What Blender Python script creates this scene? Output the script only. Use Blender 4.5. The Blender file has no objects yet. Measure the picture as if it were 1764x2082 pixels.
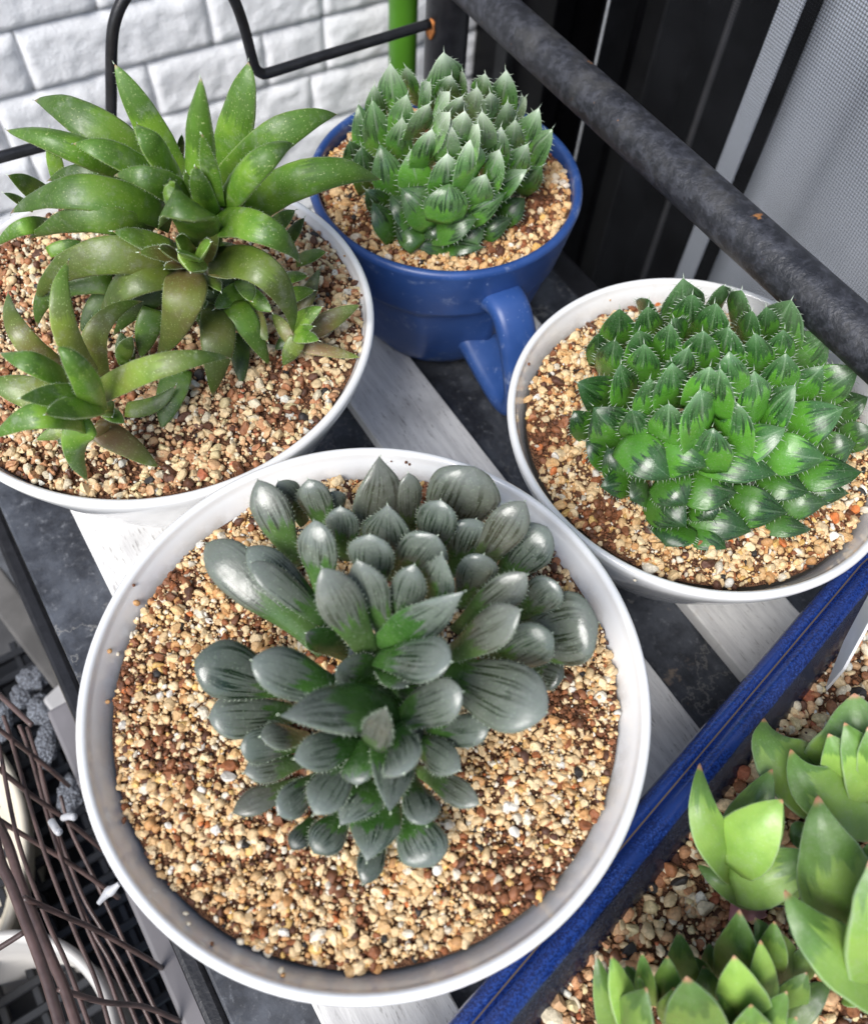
import bpy, bmesh, math, random
import numpy as np
from mathutils import Vector, Matrix, Euler, noise as mnoise
S = bpy.context.scene
COL = S.collection
R = math.radians

# ------------------------------------------------------------------ camera, light, exposure
PITCH, ROLL, FPX, CZ = R(30.5), R(5), 1765.0, .326          # angle above straight down, roll, focal length for a 1764 px wide frame, height
cd = bpy.data.cameras.new('camera'); cam = bpy.data.objects.new('camera', cd); COL.objects.link(cam); S.camera = cam
cam.matrix_world = Matrix.Translation((0, 0, CZ)) @ Matrix.Rotation(PITCH, 4, 'X') @ Matrix.Rotation(ROLL, 4, 'Z')
cd.sensor_fit = 'HORIZONTAL'; cd.sensor_width = 36; cd.lens = 36 * FPX / 1764
cd.clip_start = .01; cd.clip_end = 100
cd.dof.use_dof = True; cd.dof.focus_distance = .28; cd.dof.aperture_fstop = 16
world = bpy.data.worlds.new('World'); S.world = world; world.use_nodes = True
wn_ = world.node_tree; bg = wn_.nodes['Background']
sky = wn_.nodes.new('ShaderNodeTexSky'); sky.sky_type = 'NISHITA'; sky.sun_disc = False
SUN = Vector((-.34, -.66, .84)).normalized()
sky.sun_elevation = math.asin(SUN.z); sky.sun_rotation = math.atan2(SUN.x, SUN.y)
sky.air_density = 1.0; sky.dust_density = 1.6; sky.ozone_density = 1.0
wn_.links.new(sky.outputs[0], bg.inputs[0]); bg.inputs[1].default_value = .115
ld = bpy.data.lights.new('sun', 'SUN'); sun = bpy.data.objects.new('sun', ld); COL.objects.link(sun)
ld.energy = 2.5; ld.angle = R(32); ld.color = (1, .985, .96)
sun.rotation_euler = SUN.to_track_quat('Z', 'Y').to_euler(); sun.location = SUN * 2
S.view_settings.view_transform = 'Standard'; S.view_settings.look = 'None'
S.view_settings.gamma = 1; S.view_settings.use_curve_mapping = False
S.view_settings.exposure = .72

# ------------------------------------------------------------------ measuring: a picture point and a height (or a vertical plane) give a place
def ray(x, y):
    x = (x - 882) / FPX; y = -(y - 1041) / FPX
    c, s = math.cos(ROLL), math.sin(ROLL); x, y = c * x - s * y, s * x + c * y
    return Vector((x, math.sin(PITCH) + y * math.cos(PITCH), -math.cos(PITCH) + y * math.sin(PITCH)))
O = Vector((0, 0, CZ))
def at(x, y, z):
    d = ray(x, y); return O + d * ((z - CZ) / d.z)
def onplane(x, y, n, D):
    d = ray(x, y); return O + d * ((D - n.dot(O)) / n.dot(d))
def depth(p): return (p - O).dot(Vector((0, math.sin(PITCH), -math.cos(PITCH))))

# ------------------------------------------------------------------ object helpers
def mesh_obj(name, me, mats=(), parent=None):
    o = bpy.data.objects.new(name, me); COL.objects.link(o)
    for m in mats: me.materials.append(m)
    if parent: o.parent = parent
    return o
def build(name, verts, faces, mats=(), parent=None, smooth=False, loc=None):
    me = bpy.data.meshes.new(name); me.from_pydata([tuple(v) for v in verts], [], faces); me.update()
    if smooth: me.polygons.foreach_set('use_smooth', [True] * len(me.polygons))
    o = mesh_obj(name, me, mats, parent)
    if loc is not None: o.location = loc
    return o
def empty(name, loc, label, cat, group=None):
    o = bpy.data.objects.new(name, None); COL.objects.link(o); o.location = loc; o.empty_display_size = .01
    tag(o, label, cat, group); return o
def tag(o, label=None, cat=None, group=None, kind=None):
    if label: o['label'] = label
    if cat: o['category'] = cat
    if group: o['group'] = group
    if kind: o['kind'] = kind
    return o
def box_bm(bm, c, ax, ay, az, sx, sy, sz, bevel=0, seg=2):
    r = bmesh.ops.create_cube(bm, size=1)
    M = Matrix(((ax.x*sx, ay.x*sy, az.x*sz, c.x), (ax.y*sx, ay.y*sy, az.y*sz, c.y), (ax.z*sx, ay.z*sy, az.z*sz, c.z), (0, 0, 0, 1)))
    bmesh.ops.transform(bm, matrix=M, verts=r['verts'])
    if bevel:
        es = list({e for v in r['verts'] for e in v.link_edges})
        bmesh.ops.bevel(bm, geom=es, offset=bevel, segments=seg, affect='EDGES', profile=.5)
def bm_obj(name, bm, mats, parent=None, smooth=False):
    bmesh.ops.recalc_face_normals(bm, faces=bm.faces)
    me = bpy.data.meshes.new(name); bm.to_mesh(me); bm.free()
    if smooth: me.polygons.foreach_set('use_smooth', [True] * len(me.polygons))
    return mesh_obj(name, me, mats, parent)
def box(name, c, ax, ay, az, sx, sy, sz, mat, parent=None, bevel=0, seg=2):
    bm = bmesh.new(); box_bm(bm, c, ax, ay, az, sx, sy, sz, bevel, seg); return bm_obj(name, bm, [mat], parent)
def smooth_path(P, n=8):
    P = [Vector(p) for p in P]; out = []
    for i in range(len(P) - 1):
        a, b, c, d = P[max(i-1, 0)], P[i], P[i+1], P[min(i+2, len(P)-1)]
        for k in range(n):
            t = k / n
            out.append(.5 * ((2*b) + (c-a)*t + (2*a-5*b+4*c-d)*t*t + (-a+3*b-3*c+d)*t**3))
    out.append(P[-1]); return out
def tube_geo(P, r, seg=10, flat=None):
    P = [Vector(p) for p in P]; V, Fc = [], []
    ref = Vector((0, 0, 1)); B0 = None
    for i, p in enumerate(P):
        t = (P[min(i+1, len(P)-1)] - P[max(i-1, 0)]).normalized()
        if B0 is None:
            if abs(t.dot(ref)) > .9: ref = Vector((1, 0, 0))
            b = t.cross(ref).normalized()
        else: b = (B0 - t * B0.dot(t)).normalized()
        B0 = b; n = b.cross(t)
        rr = r(i / (len(P)-1)) if callable(r) else r
        for k in range(seg):
            a = 2 * math.pi * k / seg
            V.append(p + b * math.cos(a) * rr + n * math.sin(a) * rr)
        if i:
            o = (i-1) * seg
            for k in range(seg): Fc.append((o+k, o+(k+1) % seg, o+seg+(k+1) % seg, o+seg+k))
    Fc.append(tuple(range(seg))[::-1]); Fc.append(tuple(range(len(V)-seg, len(V))))
    return V, Fc
def tube(name, P, r, mat, parent=None, seg=10, origin=None):
    V, Fc = tube_geo(P, r, seg)
    if origin is not None: V = [v - origin for v in V]
    o = build(name, V, Fc, [mat], parent, True)
    return o
def lathe(name, prof, mat, parent=None, seg=96, shape=None):
    V, Fc = [], []
    for i, (r, z) in enumerate(prof):
        for k in range(seg):
            a = 2*math.pi*k/seg; rr = shape(r, z, a) if shape else r
            V.append((rr*math.cos(a), rr*math.sin(a), z))
        if i:
            o = (i-1)*seg
            for k in range(seg): Fc.append((o+k, o+(k+1) % seg, o+seg+(k+1) % seg, o+seg+k))
    Fc.append(tuple(range(seg))[::-1]); Fc.append(tuple(range(len(V)-seg, len(V))))
    return build(name, V, Fc, [mat], parent, True)

# ------------------------------------------------------------------ node helpers
class NT:
    def __init__(s, name):
        s.m = bpy.data.materials.new(name); s.m.use_nodes = True; s.t = s.m.node_tree; s.N = s.t.nodes; s.L = s.t.links
        s.b = s.N['Principled BSDF']; s.out = s.N['Material Output']
    def n(s, typ, **k):
        x = s.N.new('ShaderNode' + typ)
        for a, v in k.items(): setattr(x, a, v)
        return x
    def put(s, sock, v):
        if isinstance(v, bpy.types.NodeSocket): s.L.new(v, sock)
        elif v is not None:
            if hasattr(sock.default_value, '__len__') and isinstance(v, (tuple, list)) and len(v) == 3 and len(sock.default_value) == 4: v = (*v, 1)
            sock.default_value = v
    def math(s, op, a, b=None, c=None, clamp=False):
        x = s.n('Math', operation=op); x.use_clamp = clamp
        s.put(x.inputs[0], a)
        if b is not None: s.put(x.inputs[1], b)
        if c is not None: s.put(x.inputs[2], c)
        return x.outputs[0]
    def mix(s, f, a, b, mode='MIX'):
        x = s.n('Mix', data_type='RGBA', blend_type=mode); s.put(x.inputs[0], f); s.put(x.inputs[6], a); s.put(x.inputs[7], b); return x.outputs[2]
    def mr(s, v, a, b, c=0., d=1., smooth=True):
        x = s.n('MapRange', interpolation_type='SMOOTHSTEP' if smooth else 'LINEAR')
        for i, q in enumerate((v, a, b, c, d)): s.put(x.inputs[i], q)
        return x.outputs[0]
    def noise(s, vec, scale, detail=3, rough=.55, dim='3D'):
        x = s.n('TexNoise', noise_dimensions=dim); s.put(x.inputs['Vector'], vec); s.put(x.inputs['Scale'], scale)
        x.inputs['Detail'].default_value = detail; x.inputs['Roughness'].default_value = rough; return x.outputs[0]
    def voro(s, vec, scale, feature='F1'):
        x = s.n('TexVoronoi', feature=feature); s.put(x.inputs['Vector'], vec); x.inputs['Scale'].default_value = scale; return x.outputs[0]
    def obj(s): return s.n('TexCoord').outputs['Object']
    def comb(s, x, y, z):
        c = s.n('CombineXYZ'); s.put(c.inputs[0], x); s.put(c.inputs[1], y); s.put(c.inputs[2], z); return c.outputs[0]
    def sep(s, v):
        c = s.n('SeparateXYZ'); s.put(c.inputs[0], v); return c.outputs
    def mapping(s, v, scale=(1, 1, 1), rot=(0, 0, 0)):
        c = s.n('Mapping'); s.put(c.inputs[0], v); c.inputs['Scale'].default_value = scale; c.inputs['Rotation'].default_value = rot; return c.outputs[0]
    def rnd(s): return s.n('ObjectInfo').outputs['Random']
    def bump(s, h, strength=.3, dist=.001):
        x = s.n('Bump'); x.inputs['Strength'].default_value = strength; x.inputs['Distance'].default_value = dist; s.put(x.inputs['Height'], h)
        s.L.new(x.outputs[0], s.b.inputs['Normal']); return x
    def fin(s, col=None, rough=None, **k):
        if col is not None: s.put(s.b.inputs['Base Color'], col)
        if rough is not None: s.put(s.b.inputs['Roughness'], rough)
        for a, v in k.items(): s.put(s.b.inputs[a.replace('_', ' ')], v)
        return s.m

def m_plain(name, col, rough=.5, var=.12, scale=60, bump=0, bscale=300, **k):
    t = NT(name); o = t.obj(); f = t.mr(t.noise(o, scale, 4), .3, .7, 1 - var, 1 + var)
    c = t.mix(1., col, t.comb(f, f, f), 'MULTIPLY')
    if bump: t.bump(t.noise(o, bscale, 4), bump, .0006)
    return t.fin(c, rough, **k)

# porcelain: glossy white glaze with faint unevenness
def m_porcelain():
    t = NT('white_porcelain'); o = t.obj()
    f = t.noise(o, 22, 3); c = t.mix(t.mr(f, .35, .75), (.80, .80, .80), (.765, .77, .765))
    dust = t.math('MULTIPLY', t.mr(t.noise(o, 130, 5, .7), .56, .72), t.mr(t.sep(o)[2], .03, .1, .35, .06))
    c = t.mix(dust, c, (.52, .46, .36))
    so_ = t.n('Attribute', attribute_name='soil').outputs['Fac']
    sm_ = t.math('MULTIPLY', t.mr(so_, .0, .7), t.mr(t.math('ADD', t.noise(o, 75, 5, .7), t.math('MULTIPLY', so_, .2)), .46, .68))
    c = t.mix(t.math('MULTIPLY', sm_, .75), c, (.36, .31, .24))
    t.bump(t.noise(o, 35, 2), .06, .001)
    return t.fin(c, t.math('ADD', t.mr(f, .3, .7, .10, .2), t.math('MULTIPLY', sm_, .5)), Coat_Weight=.5, Coat_Roughness=.06)
PORC = m_porcelain()
def m_mug():
    t = NT('blue_stoneware'); o = t.obj()
    sp = t.mr(t.noise(o, 420, 3, .7), .66, .74)
    big = t.noise(o, 40, 4)
    c = t.mix(t.mr(big, .3, .7), (.018, .056, .20), (.028, .080, .265))
    c = t.mix(t.math('MULTIPLY', sp, .5), c, (.35, .45, .7))
    c = t.mix(t.math('MULTIPLY', t.mr(t.noise(o, 90, 5, .75), .56, .70), .4), c, (.3, .36, .5))
    t.bump(t.noise(o, 300, 3), .12, .0004)
    return t.fin(c, t.mr(big, .3, .7, .3, .5), Coat_Weight=.15, Coat_Roughness=.3)
MUG = m_mug()
def m_tray():
    t = NT('blue_glaze'); o = t.obj(); m = t.mapping(o, (1, 1, 1))
    n1 = t.noise(m, 1300, 5, .65); n2 = t.noise(m, 60, 4); n3 = t.noise(m, 24, 3)
    c = t.mix(t.mr(n1, .40, .62), (.006, .015, .080), (.012, .042, .215))
    c = t.mix(t.math('MULTIPLY', t.mr(n1, .56, .68), t.mr(n3, .45, .65, .03, .4)), c, (.12, .22, .55))
    c = t.mix(t.mr(n2, .5, .68), c, (.010, .03, .15))
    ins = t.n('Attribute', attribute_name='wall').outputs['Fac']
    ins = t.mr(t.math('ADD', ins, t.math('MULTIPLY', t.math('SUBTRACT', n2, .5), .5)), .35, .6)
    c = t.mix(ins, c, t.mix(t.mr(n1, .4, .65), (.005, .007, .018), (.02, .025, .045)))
    gv = t.n('Attribute', attribute_name='groove').outputs['Fac']; c = t.mix(t.mr(t.math('ADD', gv, t.math('MULTIPLY', n2, .3)), .55, .8), c, (.10, .075, .05))
    t.bump(t.noise(o, 500, 3), .2, .0005)
    return t.fin(c, t.mr(n3, .3, .7, .16, .3), Coat_Weight=.3, Coat_Roughness=.12)
TRAY = m_tray()
def m_wood():
    t = NT('whitewashed_wood'); o = t.obj(); r = t.rnd()
    so = t.sep(o)
    v = t.comb(t.math('MULTIPLY', so[0], 14), t.math('MULTIPLY', so[1], 170), t.math('ADD', t.math('MULTIPLY', so[2], 60), t.math('MULTIPLY', r, 90)))
    g = t.noise(v, 1.6, 6, .7)
    v2 = t.comb(t.math('MULTIPLY', so[0], 45), t.math('MULTIPLY', so[1], 330), r)
    g2 = t.noise(v2, 3, 4, .7)
    pat = t.noise(o, 20, 4, .6)
    c = t.mix(t.mr(g, .35, .6), (.62, .61, .60), (.78, .77, .75))
    c = t.mix(t.mr(pat, .46, .7, 0, .6), c, (.36, .355, .35))
    c = t.mix(t.math('MULTIPLY', t.mr(g2, .57, .66), t.mr(pat, .3, .7, .2, .9)), c, (.17, .155, .14))
    c = t.mix(t.math('MULTIPLY', t.mr(t.noise(o, 55, 3), .66, .74), .5), c, (.40, .30, .20))
    t.bump(t.math('ADD', g, g2), .35, .0006)
    return t.fin(c, .75)
WOOD = m_wood()
def m_slate():
    t = NT('dark_slate'); o = t.obj()
    a = t.noise(o, 45, 7, .7); b = t.noise(o, 320, 5, .7); d = t.noise(o, 12, 4)
    c = t.mix(t.mr(a, .35, .68), (.018, .020, .026), (.075, .083, .10))
    c = t.mix(t.math('MULTIPLY', t.mr(b, .55, .72), .6), c, (.17, .18, .20))
    w = t.math('ABSOLUTE', t.math('SUBTRACT', t.noise(o, 26, 6, .65), .5))
    vein = t.math('MULTIPLY', t.mr(w, .012, .0), t.mr(d, .4, .6))
    c = t.mix(t.math('MULTIPLY', vein, .5), c, (.28, .27, .25))
    c = t.mix(t.math('MULTIPLY', t.mr(t.noise(o, 60, 5, .7), .62, .72), t.mr(d, .5, .62, 0, .75)), c, (.26, .20, .15))
    t.bump(t.math('ADD', a, t.math('MULTIPLY', b, .4)), .4, .0008)
    return t.fin(c, t.mr(b, .4, .7, .4, .7))
SLATE = m_slate()
def m_rail():
    t = NT('black_painted_steel'); o = t.obj()
    a = t.noise(o, 260, 5, .65); b = t.noise(o, 60, 4)
    c = t.mix(t.mr(a, .42, .66), (.013, .014, .018), (.040, .042, .052))
    c = t.mix(t.mr(b, .52, .72, 0, .4), c, (.075, .072, .066))
    c = t.mix(t.math('MULTIPLY', t.mr(t.noise(o, 95, 4, .7), .665, .72), .9), c, (.30, .13, .04))
    t.bump(a, .6, .0012)
    return t.fin(c, t.mr(b, .3, .7, .42, .6), Specular_IOR_Level=.6)
RAIL = m_rail()
BLACK = m_plain('black_coated_wire', (.012, .012, .014), .38, .3, 200, .3, 600)
RUST = m_plain('orange_rust', (.34, .12, .03), .85, .6, 300, .8, 900)
GREENP = m_plain('green_plastic', (.055, .17, .010), .35, .1, 40)
FRAME = m_plain('black_aluminium', (.0028, .0028, .0034), .35, .3, 40, Specular_IOR_Level=.06)
FRAME2 = m_plain('dark_grey_aluminium', (.008, .0085, .010), .4, .2, 60, Specular_IOR_Level=.2)
BROWNW = m_plain('brown_coated_wire', (.085, .052, .046), .4, .35, 90, .25, 500, Coat_Weight=.15)
BLACKP = m_plain('black_plastic', (.012, .013, .016), .45, .3, 50)
CREAM = m_plain('cream_plastic', (.66, .60, .48), .45, .1, 40)
GREYP = m_plain('pale_grey_plastic', (.40, .39, .385), .4, .08, 50)
MAUVE = m_plain('mauve_grey_plastic', (.19, .18, .19), .5, .12, 25)
WHITEP = m_plain('white_plastic', (.75, .75, .76), .35, .06, 60)
CONC = m_plain('grey_concrete', (.06, .06, .063), .85, .25, 30, .4, 200)
def m_brick():
    t = NT('white_wall_brick'); o = t.obj(); g = t.n('NewGeometry').outputs['Position']
    a = t.noise(g, 18, 5); b = t.noise(g, 500, 4, .7)
    c = t.mix(t.mr(a, .3, .7), (.76, .765, .78), (.84, .845, .86))
    c = t.mix(t.mr(b, .66, .74, 0, .5), c, (.33, .31, .29))
    gz = t.sep(g)
    dirt = t.math('MULTIPLY', t.mr(t.noise(g, 9, 4), .42, .62), t.mr(gz[0], -.25, -.62))
    c = t.mix(t.math('MULTIPLY', dirt, .5), c, (.42, .39, .36))
    t.bump(t.math('ADD', t.noise(g, 90, 5, .6), t.math('MULTIPLY', b, .35)), .75, .0018)
    return t.fin(c, .7)
BRICK = m_brick()
MORTAR = m_plain('grey_joint', (.16, .165, .18), .9, .2, 60)
def m_gravel():
    t = NT('gravel_grains'); a = t.n('Attribute', attribute_name='tint').outputs['Color']; o = t.obj()
    f = t.mr(t.noise(o, 900, 4, .7), .3, .7, .72, 1.18); c = t.mix(1., a, t.comb(f, f, f), 'MULTIPLY')
    t.bump(t.noise(o, 1600, 3, .7), .35, .0004)
    return t.fin(c, .62)
GRAV = m_gravel()
def m_bed():
    t = NT('fine_red_brown_soil'); o = t.obj()
    v = t.voro(o, 1500); n = t.noise(o, 500, 5, .7)
    c = t.mix(t.mr(n, .35, .65), (.075, .026, .012), (.26, .12, .055)); c = t.mix(t.mr(v, .1, .5, .5, 0), c, (.36, .2, .1))
    t.bump(t.math('SUBTRACT', n, v), .9, .0012)
    return t.fin(c, .9)
BED = m_bed()

# ---- leaf skins: t runs along the leaf (uv.x), uv.y across; attribute tone = (brown, light, window start)
def m_leaf(name, body, body2, win, line, amp=.22, freq=5, lfreq=15, lstr=.8, speck=.35, speck_col=(.5, .6, .45), rough=.36, sss=.12,
           brown=(.20, .085, .035), dusty=.25, tipc=None, tipstart=.9, lfade=(.7, 1.), margin=.2, dots=0., lmul=1.8, tipglow=0., tipcol=(.5, .55, .45), brgrad=False, keel_glint=0.):
    t = NT(name); uv = t.n('UVMap', uv_map='UVMap').outputs[0]; u = t.sep(uv); T, Vv = u[0], u[1]; r = t.rnd(); o = t.obj()
    ton = t.n('SeparateColor'); t.L.new(t.n('Attribute', attribute_name='tone').outputs['Color'], ton.inputs[0]); br, li, t0 = ton.outputs[0], ton.outputs[1], ton.outputs[2]
    ro = t.math('MULTIPLY', r, 60)
    s1 = t.noise(t.comb(t.math('MULTIPLY', Vv, freq), t.math('MULTIPLY', T, .9), ro), 1, 2, .5)
    s3 = t.noise(t.comb(t.math('MULTIPLY', Vv, freq*3.1), t.math('MULTIPLY', T, 1.5), ro), 1, 2, .5)
    e = t.math('ADD', t.math('ADD', T, t.math('MULTIPLY', t.math('SUBTRACT', s1, .5), amp*2)), t.math('MULTIPLY', t.math('SUBTRACT', s3, .5), amp*1.1))
    w = t.mr(e, t.math('SUBTRACT', t0, .035), t.math('ADD', t0, .045))
    c = t.mix(t.mr(t.noise(o, 110, 3), .35, .65), body, body2)
    wc = t.mix(t.mr(t.noise(o, 160, 3), .35, .65), win, tuple(x*.82 for x in win))
    c = t.mix(w, c, wc)
    s2 = t.noise(t.comb(t.math('MULTIPLY', Vv, lfreq), t.math('MULTIPLY', T, 1.8), t.math('ADD', ro, 9)), 1, 2, .45)
    ln = t.math('MULTIPLY', t.mr(s2, .535, .60), t.mr(T, lfade[0], lfade[1], 1, 0))
    ln = t.math('MULTIPLY', ln, t.math('MULTIPLY', w, lstr))
    c = t.mix(ln, c, line)
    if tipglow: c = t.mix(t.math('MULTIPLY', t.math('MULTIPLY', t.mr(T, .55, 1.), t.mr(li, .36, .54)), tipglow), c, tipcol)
    bf_ = t.math('MULTIPLY', br, t.mr(t.noise(o, 70, 4), .3, .7, .6, 1.1))
    if brgrad: bf_ = t.math('MULTIPLY', bf_, t.mr(T, .95, .2, .45, 1.5), None, True)
    c = t.mix(bf_, c, brown)
    if tipc: c = t.mix(t.mr(t.math('ADD', T, t.math('MULTIPLY', t.math('SUBTRACT', t.noise(o, 300, 3), .5), .1)), tipstart, tipstart + .06), c, tipc)
    sp = t.math('MULTIPLY', t.mr(t.noise(o, 1500, 2, .6), .62, .70), speck)
    if dots: sp = t.math('MAXIMUM', sp, t.math('MULTIPLY', t.mr(t.voro(o, 650), .34, .20), t.mr(t.noise(o, 200, 3), .4, .6, dots*.3, dots)))
    c = t.mix(sp, c, speck_col)
    if keel_glint: c = t.mix(t.math('MULTIPLY', t.math('MULTIPLY', t.mr(t.math('ABSOLUTE', t.math('SUBTRACT', t.math('ADD', Vv, t.math('MULTIPLY', t.math('SUBTRACT', s1, .5), .08)), .5)), .055, .015), t.mr(T, .4, .55)), t.math('MULTIPLY', t.mr(s2, .40, .5), keel_glint)), c, tipcol)  # keel highlight painted as a broken pale line, over the windows' own pale tone
    mg = t.mr(t.math('ABSOLUTE', t.math('SUBTRACT', Vv, .5)), .455, .498); c = t.mix(t.math('MULTIPLY', mg, margin), c, speck_col)
    ds = t.math('MULTIPLY', t.mr(t.noise(o, 140, 6, .75), .52, .68), dusty); c = t.mix(ds, c, (.42, .44, .40))
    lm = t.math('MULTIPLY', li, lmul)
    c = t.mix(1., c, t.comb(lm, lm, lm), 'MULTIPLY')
    t.bump(t.math('ADD', t.noise(o, 700, 3), t.math('MULTIPLY', s2, .5)), .14, .0006)
    return t.fin(c, t.mr(t.noise(o, 200, 4), .3, .7, rough - .08, rough + .14), Subsurface_Weight=sss, Subsurface_Radius=(.4, 1, .25), Subsurface_Scale=.002, Specular_IOR_Level=.55)
TOOTH = m_plain('pale_leaf_teeth', (.62, .72, .55), .5, .05)
TOOTHB = m_plain('whitish_leaf_bristles', (.46, .54, .42), .5, .05)
AWN = m_plain('dry_leaf_tip', (.42, .27, .15), .7, .3, 300)
L_A = m_leaf('grey_window_leaf', (.042, .12, .022), (.075, .185, .036), (.145, .180, .142), (.013, .032, .013), amp=.26, freq=6, lfreq=21, lstr=1., speck=.3, brown=(.20, .16, .115), dusty=.2, lfade=(.64, .98), rough=.25, lmul=1.55, margin=.12, tipglow=.45, tipcol=(.28, .31, .29))
L_B = m_leaf('pale_window_leaf', (.10, .29, .035), (.16, .40, .055), (.12, .25, .08), (.022, .065, .016), amp=.30, freq=6, lfreq=19, lstr=.9, dusty=.12, rough=.27, brown=(.30, .34, .25), margin=.1, lmul=2.05, tipglow=.85, tipcol=(.50, .56, .46), keel_glint=.3)
L_C = m_leaf('dark_window_leaf', (.115, .35, .035), (.085, .27, .028), (.050, .15, .038), (.018, .06, .014), amp=.38, freq=7, lfreq=19, lstr=.95, dusty=.12, rough=.29, brown=(.13, .20, .10), margin=.1, lmul=1.9, tipglow=.3, tipcol=(.28, .42, .24), keel_glint=.4)
L_D = m_leaf('green_speckled_leaf', (.10, .225, .018), (.175, .32, .032), (.085, .185, .02), (.055, .12, .018), amp=.1, lstr=.3, speck=.7, speck_col=(.40, .48, .20), rough=.42, dusty=.24, brown=(.20, .125, .05), tipc=(.42, .27, .17), tipstart=.94, margin=.4, dots=.12, lmul=1.75, brgrad=True)
L_E = m_leaf('smooth_pale_green_leaf', (.28, .45, .085), (.22, .38, .07), (.145, .29, .055), (.10, .20, .045), amp=.3, freq=3, lfreq=26, lstr=.35, speck=.15, rough=.42, dusty=.14, brown=(.09, .15, .05), tipc=(.50, .25, .13), tipstart=.925, sss=.2, dots=.06, lmul=1.8, margin=.35)

# ------------------------------------------------------------------ leaf builder
PROF = {
 'club':  ([0, .15, .3, .45, .58, .7, .8, .88, .94, .98, 1], [.42, .50, .66, .86, .98, .97, .82, .60, .36, .15, .01]),
 'round': ([0, .15, .3, .45, .6, .72, .82, .90, .95, .985, 1], [.42, .50, .66, .84, .98, 1, .90, .68, .46, .22, .03]),
 'scale': ([0, .2, .38, .5, .62, .74, .84, .91, .96, 1], [.88, .99, 1, .91, .75, .53, .33, .18, .085, .008]),
 'lance': ([0, .2, .4, .6, .75, .87, .95, .98, 1], [.88, 1, .96, .80, .58, .34, .15, .06, .01]),
 'tri':   ([0, .15, .3, .5, .7, .85, .94, .98, 1], [.85, 1, .98, .82, .56, .31, .13, .06, .01]),
}
def leaf(parent, origin, P0, P1, P2, w, mat, tmat, prof='club', th=.55, up=None, brown=0., light=.5, t0=.5, teeth=0, tlen=.0009, awn=0., seed=0, thup=.35, NTT=16, NP=14, fold=0., keel=0.):
    rg = random.Random(seed); V, Fc, UV = [], [], []
    xs, ys = PROF[prof]
    ts = [1 - (1 - i/(NTT-1))**1.35 for i in range(NTT)]
    frames = []
    for t in ts:
        c = P0*(1-t)**2 + P1*2*t*(1-t) + P2*t*t
        tg = ((P1-P0)*2*(1-t) + (P2-P1)*2*t).normalized()
        b = tg.cross(up)
        if b.length < .05: b = tg.cross(Vector((1, 0, 0)))
        b.normalize(); n = b.cross(tg)
        W = float(np.interp(t, xs, ys)); frames.append((c, tg, b, n, W))
        tu = thup * w * .5 * min(1, W*1.05) ; tl = th * w * .5 * min(1, W*1.05 + .05)
        if t > .96: tu *= .6; tl *= .6
        for k in range(NP):
            a = 2*math.pi*k/NP; ca, sa = math.cos(a), math.sin(a)
            h = tu*(abs(sa)**.9*(1-keel) + (1-abs(ca))*1.25*keel) if sa > 0 else -tl*abs(sa)**.75
            h += fold * w * abs(ca)**1.5 * W * .5 * (1 - .3*t)
            p = c + b*(ca*W*w*.5) + n*h
            q = p * 90; p = p + Vector((mnoise.noise(q), mnoise.noise(q+Vector((7, 3, 1))), mnoise.noise(q+Vector((2, 9, 5))))) * (.055*w)
            V.append(p - origin); UV.append((t, ca*.5+.5))
    for i in range(NTT-1):
        for k in range(NP): Fc.append((i*NP+k, i*NP+(k+1) % NP, (i+1)*NP+(k+1) % NP, (i+1)*NP+k))
    Fc.append(tuple(range(NP))[::-1]); Fc.append(tuple(range((NTT-1)*NP, NTT*NP)))
    nleaf = len(Fc)
    if teeth:
        for s in (-1, 1):
            for j in range(teeth):
                t = .22 + .72*(j + rg.random()*.5)/teeth; i = min(range(NTT), key=lambda q: abs(ts[q]-t)); i = min(i, NTT-2)
                f = (t - ts[i])/(ts[i+1]-ts[i]); c0, tg, b, n, W0 = frames[i]; c1 = frames[i+1][0]; W = W0*(1-f)+frames[i+1][4]*f
                e = c0.lerp(c1, f) + b*(s*W*w*.5*.99) + n*(fold*w*W*.5*(1-.3*t)); q = e*90
                e = e + Vector((mnoise.noise(q), mnoise.noise(q+Vector((7, 3, 1))), mnoise.noise(q+Vector((2, 9, 5))))) * (.055*w)
                L = tlen*rg.uniform(.6, 1.25); d = (b*s*rg.uniform(.7, 1.1) + tg*rg.uniform(.2, .7) + n*rg.uniform(-.1, .5)).normalized(); bw = L*.085
                k0 = len(V)
                for p in (e + tg*bw - origin, e - tg*bw - origin, e + n*bw*1.4 - origin, e + d*L - origin): V.append(p); UV.append((t, 0))
                Fc += [(k0, k0+1, k0+3), (k0+1, k0+2, k0+3), (k0+2, k0, k0+3)]
    nteeth = len(Fc)
    if awn:
        c, tg, b, n, W = frames[-1]; k0 = len(V); rr = .00022
        d = (tg + n*rg.uniform(-.3, .3) + b*rg.uniform(-.3, .3)).normalized()
        for p in (c + b*rr, c - b*rr, c + n*rr*1.5, c + d*awn): V.append(p - origin); UV.append((1, 0))
        Fc += [(k0, k0+1, k0+3), (k0+1, k0+2, k0+3), (k0+2, k0, k0+3)]
    me = bpy.data.meshes.new('leaf'); me.from_pydata([tuple(v) for v in V], [], Fc); me.update()
    me.polygons.foreach_set('use_smooth', [True]*len(me.polygons))
    mi = np.zeros(len(Fc), np.int32); mi[nleaf:] = 1; me.polygons.foreach_set('material_index', mi)
    ul = me.uv_layers.new(name='UVMap'); vi = np.empty(len(me.loops), np.int32); me.loops.foreach_get('vertex_index', vi)
    ul.data.foreach_set('uv', np.array(UV, np.float32)[vi].ravel())
    ca = me.color_attributes.new('tone', 'FLOAT_COLOR', 'POINT'); ca.data.foreach_set('color', np.tile(np.array((brown, light, t0, 1), np.float32), len(V)))
    return mesh_obj('leaf', me, [mat, tmat], parent)

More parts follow.
